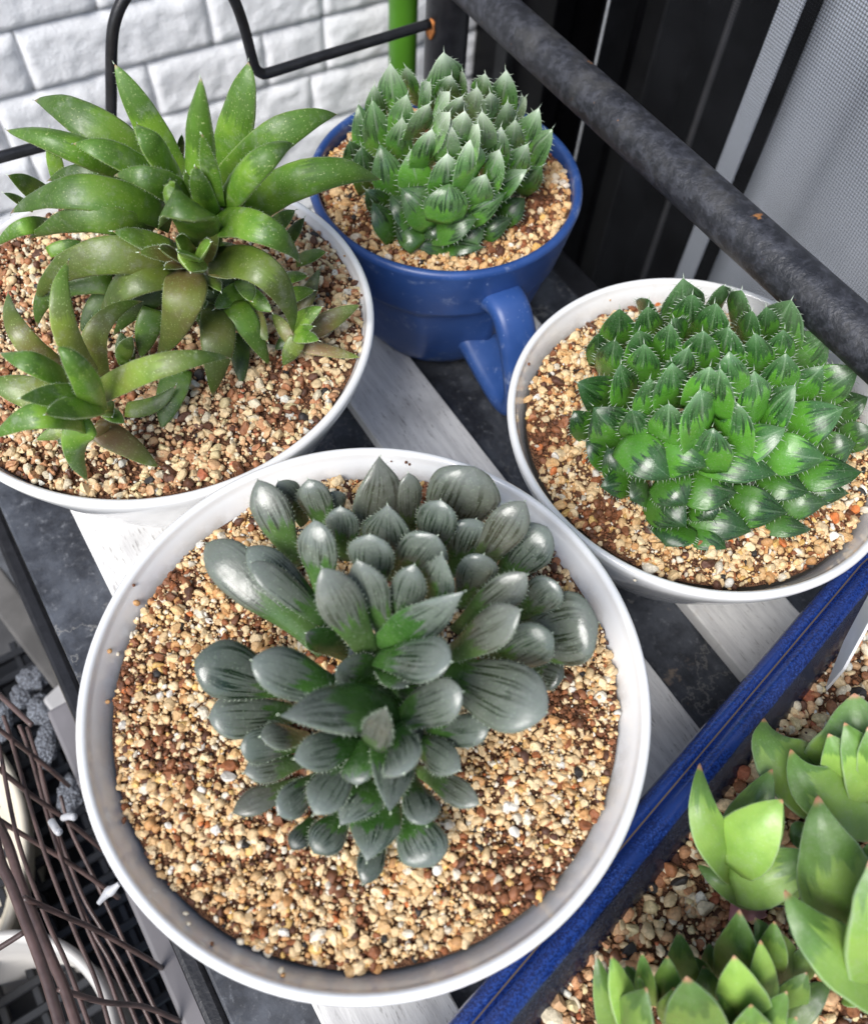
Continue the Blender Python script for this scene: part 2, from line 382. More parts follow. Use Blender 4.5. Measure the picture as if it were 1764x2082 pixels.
# crop helpers: coordinates read off enlarged views of the picture
def crop(x0, y0, s): return lambda x, y: ((x0 + x/s)*.57422, (y0 + y/s)*.57422)
CA = crop(600, 1500, 1.03765); CB = crop(1000, 0, 1.47); CC = crop(1700, 900, 1.2857); CD = crop(0, 0, 1.26); CE = crop(1700, 2100, 1.2857)
CX = crop(0, 2500, 1.764); CY = crop(0, 1700, 2.205)
def plant(name, label, cat, cx, origin, leaves, soil, scale, mat, tmat, defaults, fn, seed0=0, group=None):
    root = empty(name, origin, label, cat, group)
    for i, L in enumerate(leaves):
        (tx, ty, bx, by, w, zt, zb), k = L[:7], (L[7] if len(L) > 7 else {})
        kk = dict(defaults); kk.update(k)
        rg = random.Random(seed0*100+i)
        P2 = at(*cx(tx, ty), soil + zt*.001); P0 = at(*cx(bx, by), soil + zb*.001)
        mid = (P0+P2)/2; ww = w/scale*.57422/FPX*depth(mid)
        arch = kk.pop('arch', 0.); ctl = kk.pop('ctl', None); side = kk.pop('twist', rg.uniform(-.42, .42)); ext = kk.pop('ext', .15); ww *= kk.pop('wf', 1.)
        view = (O - mid).normalized()
        if ctl: P1 = at(*cx(ctl[0], ctl[1]), soil + ctl[2]*.001)*2 - (P0+P2)*.5; P1 = P0.lerp(P2, .5) + (P1 - P0.lerp(P2, .5))
        else:
            out = (mid - origin); out.z *= .6; out = out.normalized() if out.length > 1e-5 else Vector((0, 0, 1))
            ww *= rg.uniform(.93, 1.08)
            P1 = mid + (view + out*.12)*((P2-P0).length*fn*1.7 + arch*.001)
        P0e = P0 - (P1 - P0)*ext - Vector((0, 0, .002))
        tg = (P2-P0).normalized(); sd = tg.cross(view).normalized()
        up = (view + sd*side + Vector((0, 0, .25))).normalized()
        leaf(root, origin, P0e, P1, P2, ww, mat, tmat, up=up, seed=seed0*100+i, **kk)
    return root

# ------------------------------------------------------------------ the place: rack frame directions
U = Vector((.59491, -.80379, 0)).normalized(); N_ = Vector((.80379, .59491, 0)); Z = Vector((0, 0, 1))
def rk(across, along, z): return N_*across + U*along + Z*z
WN = Vector((-.543, .84, 0)).normalized(); WS = Vector((WN.y, -WN.x, 0)); WD = .58       # brick wall
CORNER = .379                                                                            # window plane distance along WS

# floor
fl = build('floor', [(-4, -4, -.62), (4, -4, -.62), (4, 4, -.62), (-4, 4, -.62)], [(0, 1, 2, 3)], [CONC]); tag(fl, kind='structure')

# brick wall ----------------------------------------------------------
wall = empty('brick_wall', WS*.1 + WN*WD + Z*-.6, 'white textured brick wall behind the plants, left of the post', 'wall')
wl0 = wall.location.copy()
def wallpt(s, z, d=0): return WS*s + WN*(WD - d) + Z*z - wl0
o = box('joint_backing', wallpt((-1.6 + CORNER)/2, 0, -.0075), WS, Z, WN, 1.6+CORNER, 1.3, .006, MORTAR, wall)
H = .0409; rows = {}
def brick(s0, s1, z0, z1, seed):
    rg = random.Random(seed); nx, nz = max(6, int((s1-s0)/.0035)), 13; V, Fc = [], []
    for j in range(nz+1):
        for i in range(nx+1):
            s = s0 + (s1-s0)*i/nx; z = z0 + (z1-z0)*j/nz
            es = min((s-s0), (s1-s))/.0022; ez = min((z-z0)/.0016, (z1-z)/.0075)
            e = min(1, max(0, min(es, ez)))
            q = Vector((s*60+seed*3.1, z*60, seed)); q2 = q*3
            h = -.0030*(1-e)**1.3 + (.0014*mnoise.noise(q) + .0011*mnoise.noise(q2) + .0006*mnoise.noise(q*8)) * (.25+.75*e)
            V.append(wallpt(s, z, .001 + h))
    W = nx+1
    for j in range(nz):
        for i in range(nx): Fc.append((j*W+i, j*W+i+1, (j+1)*W+i+1, (j+1)*W+i))
    n0 = len(V)
    ring = [i for i in range(W)] + [j*W+nx for j in range(1, nz+1)] + [nz*W+i for i in range(nx-1, -1, -1)] + [j*W for j in range(nz-1, 0, -1)]
    for r_ in ring: V.append(V[r_] + WN*.0035)
    for a in range(len(ring)): b = (a+1) % len(ring); Fc.append((ring[b], ring[a], n0+a, n0+b))
    build('brick', V, Fc, [BRICK], wall, True)
topz = .0018
joints = {0: [.0900], 1: [.0363, .1603, .2440], 2: [.0075, .1115, .196, .2434], 3: [.0170, .2302]}
rgw = random.Random(5)
for row in range(-6, 11):
    z1 = topz - (row-1)*H - (.0045 if row > 1 else .0) * 0; z0 = z1 - H
    js = joints.get(row, [])
    js = list(js); lo = js[0] if js else rgw.uniform(0, .1); hi = js[-1] if js else lo
    if not js: js = [lo]
    while lo > -.45: lo -= rgw.choice([.055, .085, .125, .1]); js.append(lo)
    while hi < CORNER - .12: hi += rgw.choice([.055, .085, .124, .1]); js.append(hi)
    js.append(CORNER - .001); js.sort()
    for a, b in zip(js, js[1:]):
        if b - a > .012: brick(a + .0002, b - .0002, z0 + .0015, z1, row*31 + int(a*1000) % 29)

# window side ---------------------------------------------------------
m = WS; E_ = Vector((WN.x, WN.y, 0))      # E_ runs from near to the far corner
def wq(x, y=0, off=0.):                   # coordinate along the window plane for a picture point
    return onplane(x, y, m, CORNER - off).dot(E_)
def wbox(name, q0, q1, off0, off1, mat, parent, z0=-.6, z1=.85, bevel=.0008):
    c = E_*((q0+q1)/2) + m*(CORNER - (off0+off1)/2) + Z*((z0+z1)/2) - parent.location
    return box(name, c, E_, m, Z, abs(q1-q0), abs(off1-off0), z1-z0, mat, parent, bevel, 1)
win = empty('sliding_window', E_*.3 + m*CORNER + Z*-.6, 'tall black aluminium sliding window frame at the corner beside the wall', 'window')
wbox('jamb', WD - .002, wq(1160), -.03, .006, FRAME, win)
wbox('jamb_fin', wq(1050), wq(1075), .006, .014, FRAME2, win)
wbox('jamb_fin', wq(1160) + .003, wq(1160)-.006, .0, .016, FRAME, win)
wbox('track_channel', wq(1160) - .008, wq(1300), -.06, -.03, FRAME, win)
wbox('track_lip', wq(1222), wq(1229), -.03, -.004, FRAME2, win)
wbox('sash_stile', wq(1300), wq(1348), -.03, -.006, FRAME, win)
wbox('glass_edge_seal', wq(1409), wq(1418), -.036, -.032, m_plain('grey_rubber_seal', (.09, .09, .095), .5), win)
tubeP = [onplane(1238, 0, m, CORNER-.012) + Z*dz for dz in (.3, -.5)]
cord = tube('pull_cord', tubeP, .0008, m_plain('pale_grey_cord', (.30, .31, .32), .6, .3, 900), win, 6, win.location)
wbox('back_panel', wq(1300)+.9, wq(1700, 0)-.9, -.14, -.13, FRAME, win)
# curtain behind the mesh
cur = empty('curtain', E_*.1 + m*(CORNER+.05) + Z*-.6, 'pale bluish white curtain hanging behind the insect screen', 'curtain')
def m_curtain():
    t = NT('pale_curtain_cloth'); o = t.obj(); c = t.mix(t.mr(t.noise(o, 12, 3), .3, .7), (.66, .71, .80), (.74, .79, .88)); t.bump(t.noise(o, 900, 2), .15, .0005); return t.fin(c, .85)
CURT = m_curtain()
def curtain_panel(q0, q1, off, amp, per, name):
    nx, nz = 70, 26; V, Fc = [], []
    for j in range(nz+1):
        for i in range(nx+1):
            q = q0 + (q1-q0)*i/nx; z = -.6 + 1.45*j/nz
            a = amp*math.sin(q*per + 1.2*math.sin(z*3)) + amp*.5*math.sin(q*per*2.3 + z*4)
            V.append(E_*q + m*(CORNER + off + a) + Z*z - cur.location)
    for j in range(nz):
        for i in range(nx): Fc.append((j*(nx+1)+i, j*(nx+1)+i+1, (j+1)*(nx+1)+i+1, (j+1)*(nx+1)+i))
    o = build(name, V, Fc, [CURT], cur, True); sol = o.modifiers.new('s', 'SOLIDIFY'); sol.thickness = .001
q_a = onplane(1590, 0, m, CORNER+.03).dot(E_); q_b = onplane(1638, 0, m, CORNER+.03).dot(E_); q_c = onplane(1655, 0, m, CORNER+.045).dot(E_)
curtain_panel(q_b, q_a, .030, .0005, 30, 'curtain_edge')
curtain_panel(q_c - 1.1, q_c, .055, .006, 70, 'curtain_cloth')
# insect screen
def m_mesh():
    t = NT('insect_mesh'); o = t.obj(); s = t.sep(o); p = .0018
    def ln(c): return t.mr(t.math('PINGPONG', c, p/2), p*.5*.62, p*.5*.84, smooth=False)
    g = t.math('MAXIMUM', ln(s[0]), ln(s[2]))
    c = t.mix(t.mr(t.noise(o, 30, 3), .3, .7), (.010, .0105, .012), (.018, .019, .022))
    t.fin(c, .7, Specular_IOR_Level=.1); tr = t.n('BsdfTransparent'); mx = t.n('MixShader')
    t.L.new(g, mx.inputs[0]); t.L.new(tr.outputs[0], mx.inputs[1]); t.L.new(t.b.outputs[0], mx.inputs[2]); t.L.new(mx.outputs[0], t.out.inputs[0])
    return t.m
scr = empty('insect_screen', E_*.1 + m*(CORNER+.004) + Z*-.6, 'fine grey insect mesh stretched across the window at right', 'insect screen')
scr.rotation_euler = (0, 0, math.atan2(E_.y, E_.x))
q1 = wq(1345); L_ = q1 + .9 - .1
x1 = q1 - .1
build('mesh_cloth', [(x1-1.1, 0, 0), (x1, 0, 0), (x1, 0, 1.45), (x1-1.1, 0, 1.45)], [(0, 1, 2, 3)], [m_mesh()], scr)

# rack ----------------------------------------------------------------
rack = empty('plant_rack', rk(.1, 0, -.02), 'black steel plant rack with rough rail and bent wire end', 'plant rack')
ro = rack.location.copy()
RA = .2347; zr = .111
# post: find where along the rack it stands
best = None
for k in range(400):
    a = -.34 - k*.0005; p = rk(RA, a, .05); d = p - O
    F_ = Vector((0, math.sin(PITCH), -math.cos(PITCH))); Uu = Vector((0, math.cos(PITCH), math.sin(PITCH))); dd = d.dot(F_)
    x, y = d.x/dd, d.dot(Uu)/dd; c, s = math.cos(ROLL), math.sin(ROLL); xv = 882 + (c*x + s*y)*FPX
    if best is None or abs(xv-901) < best[0]: best = (abs(xv-901), a)
PA = best[1]
def smooth_join(o): return o
rl = tube('rail', [rk(RA, PA + (.62)*i/40, zr) for i in range(41)], .0092, RAIL, rack, 28, ro)
tube('post', [rk(RA, PA, z) for z in (-.5, -.1, .1, .32)], .0105, BLACK, rack, 28, ro)
# end wire with its raised loop, in the vertical plane through the post
def pe(x, y): return onplane(x, y, U, PA + .002)
wpts = [pe(872, 48), pe(760, 82), pe(640, 118), pe(548, 147)]
wpts += [pe(531, 148), pe(519, 138), pe(511, 112), pe(497, 58), pe(480, 8), pe(462, -22), pe(430, -40), pe(360, -48), pe(300, -40), pe(268, -22), pe(246, 8), pe(232, 48), pe(227, 90), pe(226, 150), pe(226, 215), pe(224, 250), pe(212, 264), pe(190, 272), pe(100, 293), pe(0, 319), pe(-200, 372)]
tube('end_wire', smooth_path(wpts, 6), .0023, BLACK, rack, 12, ro)
bm = bmesh.new(); bmesh.ops.create_icosphere(bm, subdivisions=3, radius=.0026)
for v in bm.verts: v.co = v.co*(1 + .35*mnoise.noise(v.co*700)); v.co.z *= 1.8
pr = pe(873, 58) + N_*.001 - U*-.0; bmesh.ops.translate(bm, verts=bm.verts, vec=pr - ro)
bm_obj('rusty_weld', bm, [RUST], rack, True)
# shelf
Am, Ap = PA - .02, .40
def rbox(name, a0, a1, l0, l1, z0, z1, mat, parent=None, bevel=.001, seg=2, origin=None):
    """box in rack directions; its local x runs along the rack so the grain follows"""
    c = rk((a0+a1)/2, (l0+l1)/2, (z0+z1)/2)
    bm = bmesh.new(); box_bm(bm, Vector((0, 0, 0)), Vector((1, 0, 0)), Vector((0, 1, 0)), Z, l1-l0, a1-a0, z1-z0, bevel, seg)
    o = bm_obj(name, bm, [mat], parent); o.location = c - (parent.location if parent else Vector()); o.rotation_euler = (0, 0, math.atan2(U.y, U.x)); return o
rbox('side_bar', -.0535, -.046, Am, Ap, -.030, -.019, BLACK, rack, .002)
rbox('side_bar', .256, .272, Am, Ap, -.030, -.014, BLACK, rack, .002)
sl = rbox('slate_board', -.0448, .2529, Am + .02, Ap, -.016, -.008, SLATE, None, .0012)
tag(sl, 'dark stained slate board lying on the rack under the wooden slats', 'slate board')
for (a0, a1, lab) in ((-.019, .021, 'whitewashed wooden slat at left, under the front bowl and left bowl'), (.112, .151, 'greyish whitewashed slat in the middle, between left bowl and mug'), (.181, .2195, 'whitewashed slat at right, running from under the right bowl to the blue tray')):
    p = rbox('wooden_slat', a0, a1, Am + .03, Ap - .01, -.0078, 0, WOOD, None, .0008, 2); tag(p, lab, 'wooden slat', 'slats under the pots')
# green cane
gp = onplane(819, 60, WN, .53)
cane = tube('green_stake', [Vector((gp.x, gp.y, z)) for z in np.linspace(-.6, .25, 40)], lambda f: .0102*(1 + .07*max(0, 1-abs(((f*6.3) % 1)-.5)*14)), GREENP, None, 24)
tag(cane, 'upright green plastic garden stake between white wall and black post', 'garden stake')

# ------------------------------------------------------------------ pots
def bowl(name, loc, Rr, h, label, rin, dz, base, group):
    t = .0032
    prof = [(base-.006, .0035), (base-.003, 0), (base, 0), (base+.001, .004)]
    for f in (.06, .14, .25, .38, .52, .66, .80, .90, .97):
        prof.append((base + .001 + (Rr - base - .0012)*f**.80, .004 + (h-.008)*f**1.12))
    k = 7
    for i in range(k+1):
        a = math.pi*i/k; prof.append((Rr - t*.5*1.0 + t*.5*math.cos(a), h - .002 + .002*math.sin(a)))
    ri = Rr - t
    prof += [(ri - (ri-rin)*f, h - .002 - (dz+.004)*f**1.15) for f in (.12, .3, .5, .7, .85, 1.0, 1.2)]
    prof += [(rin*.75, h - dz - .022), (rin*.4, h - dz - .030), (rin*.05, h - dz - .032)]
    o = lathe(name, prof, PORC, None, 128); o.location = loc
    nin = len(prof) - 3; vals = []
    for i in range(len(prof)):
        f = max(0., min(1., (i - (nin-7))/6.)) if i >= nin-7 else 0.
        vals += [f]*128
    o.data.attributes.new('soil', 'FLOAT', 'POINT').data.foreach_set('value', vals[:len(o.data.vertices)])
    tag(o, label, 'bowl', group)
    return o
GB = 'white porcelain bowls used as planters'
FB = Vector((-.0137, .0796, 0)); RB = Vector((.0934, .1940, 0)); LB = Vector((-.1055, .2088, 0)); MG = Vector((-.0072, .3102, 0))
bowl('porcelain_bowl', FB, .0777, .098, 'largest white bowl in front, holding the grey windowed succulent', .0685, .0075, .031, GB)
bowl('porcelain_bowl', RB, .0706, .079, 'white bowl at right under the black rail, holding the dark green rosette', .0620, .0080, .030, GB)
bowl('porcelain_bowl', LB, .0785, .091, 'white bowl at left by the brick wall, holding the long leaved aloe-like plants', .0705, .0055, .031, GB)
# mug
mug = empty('blue_mug', MG, 'matte blue mug used as planter, handle pointing to the front bowl', 'mug')
def facet(r, z, a):
    k = max(0., min(1., (.052 - z)/.003)) * max(0., min(1., z/.008)) if r > .02 else 0
    n = 9; f = math.cos(math.pi/n)/math.cos(((a + .3) % (2*math.pi/n)) - math.pi/n)
    return r*(1 - k*(.018 + 1.15*(1 - f)*-1*-1))
prof = [(.028, .003), (.031, 0), (.034, 0), (.0375, .004)]
for f in np.linspace(.06, 1, 34): prof.append((.0375 + (.0583-.0375)*f**.62, .004 + .0735*f))
for i in range(7):
    a = math.pi*i/6; prof.append((.0565 + .0020*math.cos(a), .0785 + .0022*math.sin(a)))
prof += [(.0544, .075), (.0542, .070), (.052, .060), (.03, .05), (.002, .05)]
lathe('body', prof, MUG, mug, 120, lambda r, z, a: facet(r, z, a) if r > .03 and z < .0775 else r)
ang = Vector((.50, -.866, 0)).normalized(); sid = Vector((-ang.y, ang.x, 0))
hp = [(.0500, .0590), (.0560, .0610), (.0630, .0605), (.0705, .0530), (.0780, .0390), (.0820, .0265), (.0800, .0185), (.0720, .0145), (.0600, .0150), (.0480, .0180), (.0380, .0205)]
hp = smooth_path([ang*r + Z*z for r, z in hp], 6)
V, Fc = [], []
SG = 16
for i, p in enumerate(hp):
    tg = (hp[min(i+1, len(hp)-1)] - hp[max(i-1, 0)]).normalized(); nn = tg.cross(sid).normalized()
    f = i/(len(hp)-1); hw = .0082 + .0022*(abs(2*f-1))**4; ht = .0046 + .0016*(abs(2*f-1))**6
    for k in range(SG):
        a = 2*math.pi*k/SG; ca, sa = math.cos(a), math.sin(a)
        V.append(p + sid*hw*math.copysign(abs(ca)**.55, ca) + nn*ht*math.copysign(abs(sa)**.7, sa))
    if i:
        q = (i-1)*SG
        for k in range(SG): Fc.append((q+k, q+(k+1) % SG, q+SG+(k+1) % SG, q+SG+k))
build('handle', V, Fc, [MUG], mug, True)

# tray ---------------------------------------------------------------
tz = .068
ta, tb = at(1660, 1209, tz), at(976, 2005, tz); TU = (tb-ta).normalized(); TN = Vector((-TU.y, TU.x, 0))
if TN.dot(at(1700, 1800, tz) - ta) < 0: TN = -TN
tray = empty('rectangular_tray', Vector((ta.x, ta.y, 0)) + TN*.1, 'long dark blue glazed ceramic tray at lower right, filled with gravel', 'planter tray')
def prof_tray(inset):    # outline ring with rounded corners, inset from the outer edge
    L0, L1, W = -.045, .30, .20; rad = max(.004, .022 - inset); P = []
    cs = [(L0+inset+rad, inset+rad, 180), (L1-inset-rad, inset+rad, 270), (L1-inset-rad, W-inset-rad, 0), (L0+inset+rad, W-inset-rad, 90)]
    base = Vector((ta.x, ta.y, 0))
    for (u, v, a0) in cs:
        for k in range(9):
            a = R(a0 + 90*k/8); P.append(base + TU*(u + rad*math.cos(a)) + TN*(v + rad*math.sin(a)))
    return P
levels = [(0.02016, .004, 0), (0.01512, .010, 0), (0.01008, .040, 0), (0.00672, .054, 0), (0.00168, .058, 0), (0.00025, .061, 0), (0.00000, .0635, 0), (0.00050, .0655, 0), (0.00168, .0669, 0), (0.00302, .0672, 0), (0.00412, .0664, 0), (0.00462, .0650, 0), (0.00512, .0664, 0), (0.00638, .0684, 0), (0.00790, .0693, 0), (0.00958, .0690, 0), (0.01092, .0682, .35), (0.01218, .0671, .8), (0.01386, .0655, 1), (0.01554, .0640, 1), (0.01722, .0620, 1), (0.01848, .055, 1), (0.02016, .03, 1)]
V, Fc, wl = [], [], []
nr = 36
for i, (ins, z, w) in enumerate(levels):
    ring = prof_tray(ins)
    for p in ring: V.append(p + Z*z - tray.location); wl.append(w)
    if i:
        q = (i-1)*nr
        for k in range(nr): Fc.append((q+k, q+(k+1) % nr, q+nr+(k+1) % nr, q+nr+k))
Fc.append(tuple(range(nr))[::-1]); Fc.append(tuple(range(len(V)-nr, len(V))))
tb_ = build('tray_body', V, Fc, [TRAY], tray, True)
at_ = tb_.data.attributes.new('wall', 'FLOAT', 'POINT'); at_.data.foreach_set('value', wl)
gl = [1. if abs(levels[i//nr][0] - .00462) < 1e-6 else 0. for i in range(len(V))]
at2 = tb_.data.attributes.new('groove', 'FLOAT', 'POINT'); at2.data.foreach_set('value', gl)

# ------------------------------------------------------------------ gravel
def ico(sub):
    bm = bmesh.new(); bmesh.ops.create_icosphere(bm, subdivisions=sub, radius=1); bm.verts.ensure_lookup_table()
    v = np.array([tuple(q.co) for q in bm.verts]); f = np.array([[q.index for q in p.verts] for p in bm.faces]); bm.free(); return v, f
ICO1, ICO2 = ico(1), ico(2)
PAL1 = np.array([(.72, .51, .27), (.76, .58, .34), (.64, .40, .18), (.72, .64, .50), (.56, .29, .11), (.27, .09, .03), (.09, .035, .018), (.74, .70, .62), (.025, .022, .02), (.60, .18, .05), (.68, .43, .14)])
W1 = [.31, .20, .15, .07, .07, .07, .06, .02, .012, .01, .04]
PAL2 = np.array([(.58, .35, .18), (.68, .51, .29), (.50, .25, .12), (.72, .62, .44), (.34, .14, .06), (.42, .13, .06), (.10, .04, .02), (.62, .60, .52), (.03, .026, .024), (.68, .55, .30)])
W2 = [.20, .24, .12, .14, .08, .02, .07, .03, .02, .08]
def gravel(name, label, sample, n_big, n_small, s_big, s_small, pal, wts, seed, zf, bed, dark=.35, box_like=0., extra=()):
    rg = np.random.default_rng(seed); Vs, Fs, Cs = [], [], []; off = 0
    for (n, (s0, s1), (tv, tf), lay) in ((n_big, s_big, ICO2, .55), (n_small, s_small, ICO1, .35)):
        P = sample(rg, n); sz = np.exp(rg.normal(-.05, .42, n))*(s0+s1)/2*.5; sz = np.clip(sz, s0*.35, s1*.72)
        z = np.array([zf(x, y) for x, y in P]); nz = np.array([mnoise.noise(Vector((x*45, y*45, seed))) for x, y in P])
        z = z + sz*rg.uniform(-.45, .45, n) + .0002
        cols = pal[rg.choice(len(pal), n, p=np.array(wts)/sum(wts))]
        dk = rg.random(n) < np.clip((nz - .05)*1.5, 0, .8)*dark*(1.6 if tf is ICO1[1] else 1.)
        cols = np.where(dk[:, None], np.array((.20, .075, .03))*rg.uniform(.5, 1.6, n)[:, None], cols)
        cols = np.clip(cols*rg.uniform(.82, 1.12, n)[:, None], 0, .85)
        tm = []
        for q in range(16):
            v = tv.copy(); d = rg.normal(0, 1, (9, 3)); d /= np.linalg.norm(d, axis=1)[:, None]
            for dd, c in zip(d, rg.uniform(.5, .85, 9)):
                pr_ = v@dd; ov = np.clip(pr_-c, 0, None); v = v - ov[:, None]*dd*.92
            v = v + rg.normal(0, .035, v.shape); tm.append(v)
        tm = np.array(tm); kind = rg.integers(0, 16, n)
        A = rg.normal(0, 1, (n, 3, 3)); Q, _ = np.linalg.qr(A)
        sc = np.stack([rg.uniform(.85, 1.45, n), rg.uniform(.75, 1.1, n), rg.uniform(.6, .95, n)], 1)*sz[:, None]
        v = tm[kind]*sc[:, None, :]; v = np.einsum('nij,nvj->nvi', Q, v)
        v = v + np.stack([P[:, 0], P[:, 1], z], 1)[:, None, :]
        nv = len(tv); f = tf[None] + (np.arange(n)*nv)[:, None, None] + off
        Vs.append(v.reshape(-1, 3)); Fs.append(f.reshape(-1, 3)); Cs.append(np.repeat(np.c_[cols, np.ones(n)], nv, 0)); off += n*nv
    if len(extra):
        tv, tf = ICO2; E3 = np.array([e[:3] for e in extra]); n = len(E3); s = np.array([e[3] for e in extra])
        v = tv[None]*s[:, None, None]*rg.uniform(.7, 1.2, (n, 1, 3)) + rg.normal(0, .05, (n, len(tv), 3))*s[:, None, None] + E3[:, None]
        Vs.append(v.reshape(-1, 3)); Fs.append((tf[None] + (np.arange(n)*len(tv))[:, None, None] + off).reshape(-1, 3)); off += n*len(tv)
        Cs.append(np.repeat(np.c_[np.array([e[4] for e in extra]), np.ones(n)], len(tv), 0))
    nb = off; bv, bf = bed; bv = np.array(bv); Vs.append(bv); Cs.append(np.tile((.2, .1, .05, 1), (len(bv), 1)))
    V = np.concatenate(Vs); T = np.concatenate(Fs); C = np.concatenate(Cs)
    bf = np.array(bf) + nb
    me = bpy.data.meshes.new(name); me.vertices.add(len(V)); me.vertices.foreach_set('co', V.astype(np.float32).ravel())
    T = np.concatenate([T, bf]); me.loops.add(len(T)*3); me.polygons.add(len(T)); me.loops.foreach_set('vertex_index', T.astype(np.int32).ravel())
    me.polygons.foreach_set('loop_start', np.arange(0, len(T)*3, 3, dtype=np.int32))
    mi = np.zeros(len(T), np.int32); mi[len(T)-len(bf):] = 1; me.polygons.foreach_set('material_index', mi)
    ca = me.color_attributes.new('tint', 'FLOAT_COLOR', 'POINT'); ca.data.foreach_set('color', C.astype(np.float32).ravel())
    me.materials.append(GRAV); me.materials.append(BED); me.update(); me.validate()
    sm = np.ones(len(T), bool); sm[:int(len(T)*.5)] = False; me.polygons.foreach_set('use_smooth', sm)
    o = bpy.data.objects.new(name, me); COL.objects.link(o); tag(o, label, 'gravel', 'gravel in the pots', 'stuff'); return o
def disc_bed(c, rad, zf, n=60):
    V, Fc = [], []
    rings = 24; 
    for i in range(rings+1):
        for k in range(n):
            a = 2*math.pi*k/n; r = rad*i/rings; x, y = c.x + r*math.cos(a), c.y + r*math.sin(a)
            V.append((x, y, zf(x, y) - .0007))
    for i in range(rings):
        for k in range(n):
            a, b, c2, d = i*n+k, i*n+(k+1) % n, (i+1)*n+(k+1) % n, (i+1)*n+k; Fc += [(a, b, c2), (a, c2, d)]
    return V, Fc
def disc_sampler(c, rad):
    def f(rg, n):
        r = rad*np.sqrt(rg.random(n)); a = rg.uniform(0, 2*np.pi, n)
        r = r*(1 + .006*np.sin(a*7) + .006*np.sin(a*17+2) + .004); return np.stack([c.x + r*np.cos(a), c.y + r*np.sin(a)], 1)
    return f
def zfun(z0, c, rad, mound, s):
    def f(x, y):
        d = math.hypot(x-c.x, y-c.y)/rad
        return z0 + mound*max(0, 1-d*d) + .0009*mnoise.noise(Vector((x*60, y*60, s)))
    return f
def stuck(bc, Rr, h, pts):
    out = []
    for (x, y, s, col) in pts:
        p = at(x, y, h - .003); d = Vector((p.x-bc.x, p.y-bc.y, 0)); rr = d.length
        zz = h - .002 - max(0, (Rr - .0032 - rr))*1.15 + .0004; p = at(x, y, zz); out.append((p.x, p.y, p.z, s, col))
    return out
tanc, drk, crm = (.55, .30, .12), (.16, .06, .025), (.76, .68, .52)
stuckR = stuck(RB, .0706, .079, [(1075, 740, .0006, drk), (1180, 1130, .0007, tanc), (1290, 1180, .0005, crm), (1700, 1120, .0006, drk), (1745, 1040, .0007, tanc), (1390, 600, .0005, drk), (1240, 610, .0004, tanc)])
stuckL = stuck(LB, .0785, .091, [(735, 600, .0006, drk), (700, 520, .0005, tanc), (655, 860, .0006, tanc), (400, 985, .0005, drk), (200, 1000, .0006, tanc), (728, 700, .0005, drk)])
stuckF = stuck(FB, .0777, .098, [(272, 1190, .0005, drk), (277, 1226, .0011, tanc), (223, 1324, .0007, tanc), (240, 1330, .0005, crm), (219, 1427, .0006, tanc), (255, 1385, .0004, tanc), (378, 1858, .0007, crm), (384, 1879, .0006, crm), (425, 1858, .0006, drk), (431, 1920, .0005, drk), (490, 1915, .0011, crm), (572, 1975, .0008, crm), (252, 1668, .0008, drk), (825, 940, .0006, drk), (832, 944, .0005, drk), (795, 938, .0003, drk), (575, 1984, .0007, tanc)])
zF = zfun(.0908, FB, .068, .002, 1); zR = zfun(.0713, RB, .061, .001, 2); zL = zfun(.0876, LB, .072, .001, 3); zM = zfun(.0750, MG, .053, .001, 4)
gravel('gravel', 'cream and tan gravel in the large front bowl', disc_sampler(FB, .0692), 10000, 17000, (.0012, .0026), (.0006, .0013), PAL1, W1, 1, zF, disc_bed(FB, .0700, zF), .9, extra=stuckF)
gravel('gravel', 'cream and tan gravel in the bowl under the rail', disc_sampler(RB, .0622), 4600, 8500, (.0017, .0032), (.0007, .0014), PAL1, W1, 2, zR, disc_bed(RB, .0628, zR), .9, extra=stuckR)
gravel('gravel', 'coarser brownish gravel in the left bowl', disc_sampler(LB, .0731), 6000, 7000, (.0017, .0032), (.0009, .0016), PAL2, W2, 3, zL, disc_bed(LB, .0738, zL), .8, extra=stuckL)
gravel('gravel', 'fine tan gravel inside the blue mug', disc_sampler(MG, .0530), 2600, 8000, (.0018, .0034), (.0007, .0014), PAL1*np.array((1, .93, .86)), W1, 4, zM, disc_bed(MG, .0540, zM), 1.)
TB0 = Vector((ta.x, ta.y, 0)); gz = .0612
def tray_sample(rg, n):
    u = rg.uniform(-.03, .22, n); v = rg.uniform(.0168, .13, n)
    return np.stack([TB0.x + TU.x*u + TN.x*v, TB0.y + TU.y*u + TN.y*v], 1)
def zT(x, y): return gz + .001*mnoise.noise(Vector((x*50, y*50, 7)))
bv, bf = [], []
for i in range(41):
    for j in range(25):
        p = TB0 + TU*(-.034 + .31*i/40) + TN*(.0164 + .16*j/24); bv.append((p.x, p.y, zT(p.x, p.y)-.0008))
for i in range(40):
    for j in range(24): a = i*25+j; bf += [(a, a+1, a+26), (a, a+26, a+25)]
gravel('gravel', 'coarse reddish brown and cream gravel in the blue tray', tray_sample, 7000, 5000, (.0024, .0040), (.0010, .0018), PAL2, W2, 5, zT, (bv, bf), .7)

# ------------------------------------------------------------------ plants
br = lambda **k: k
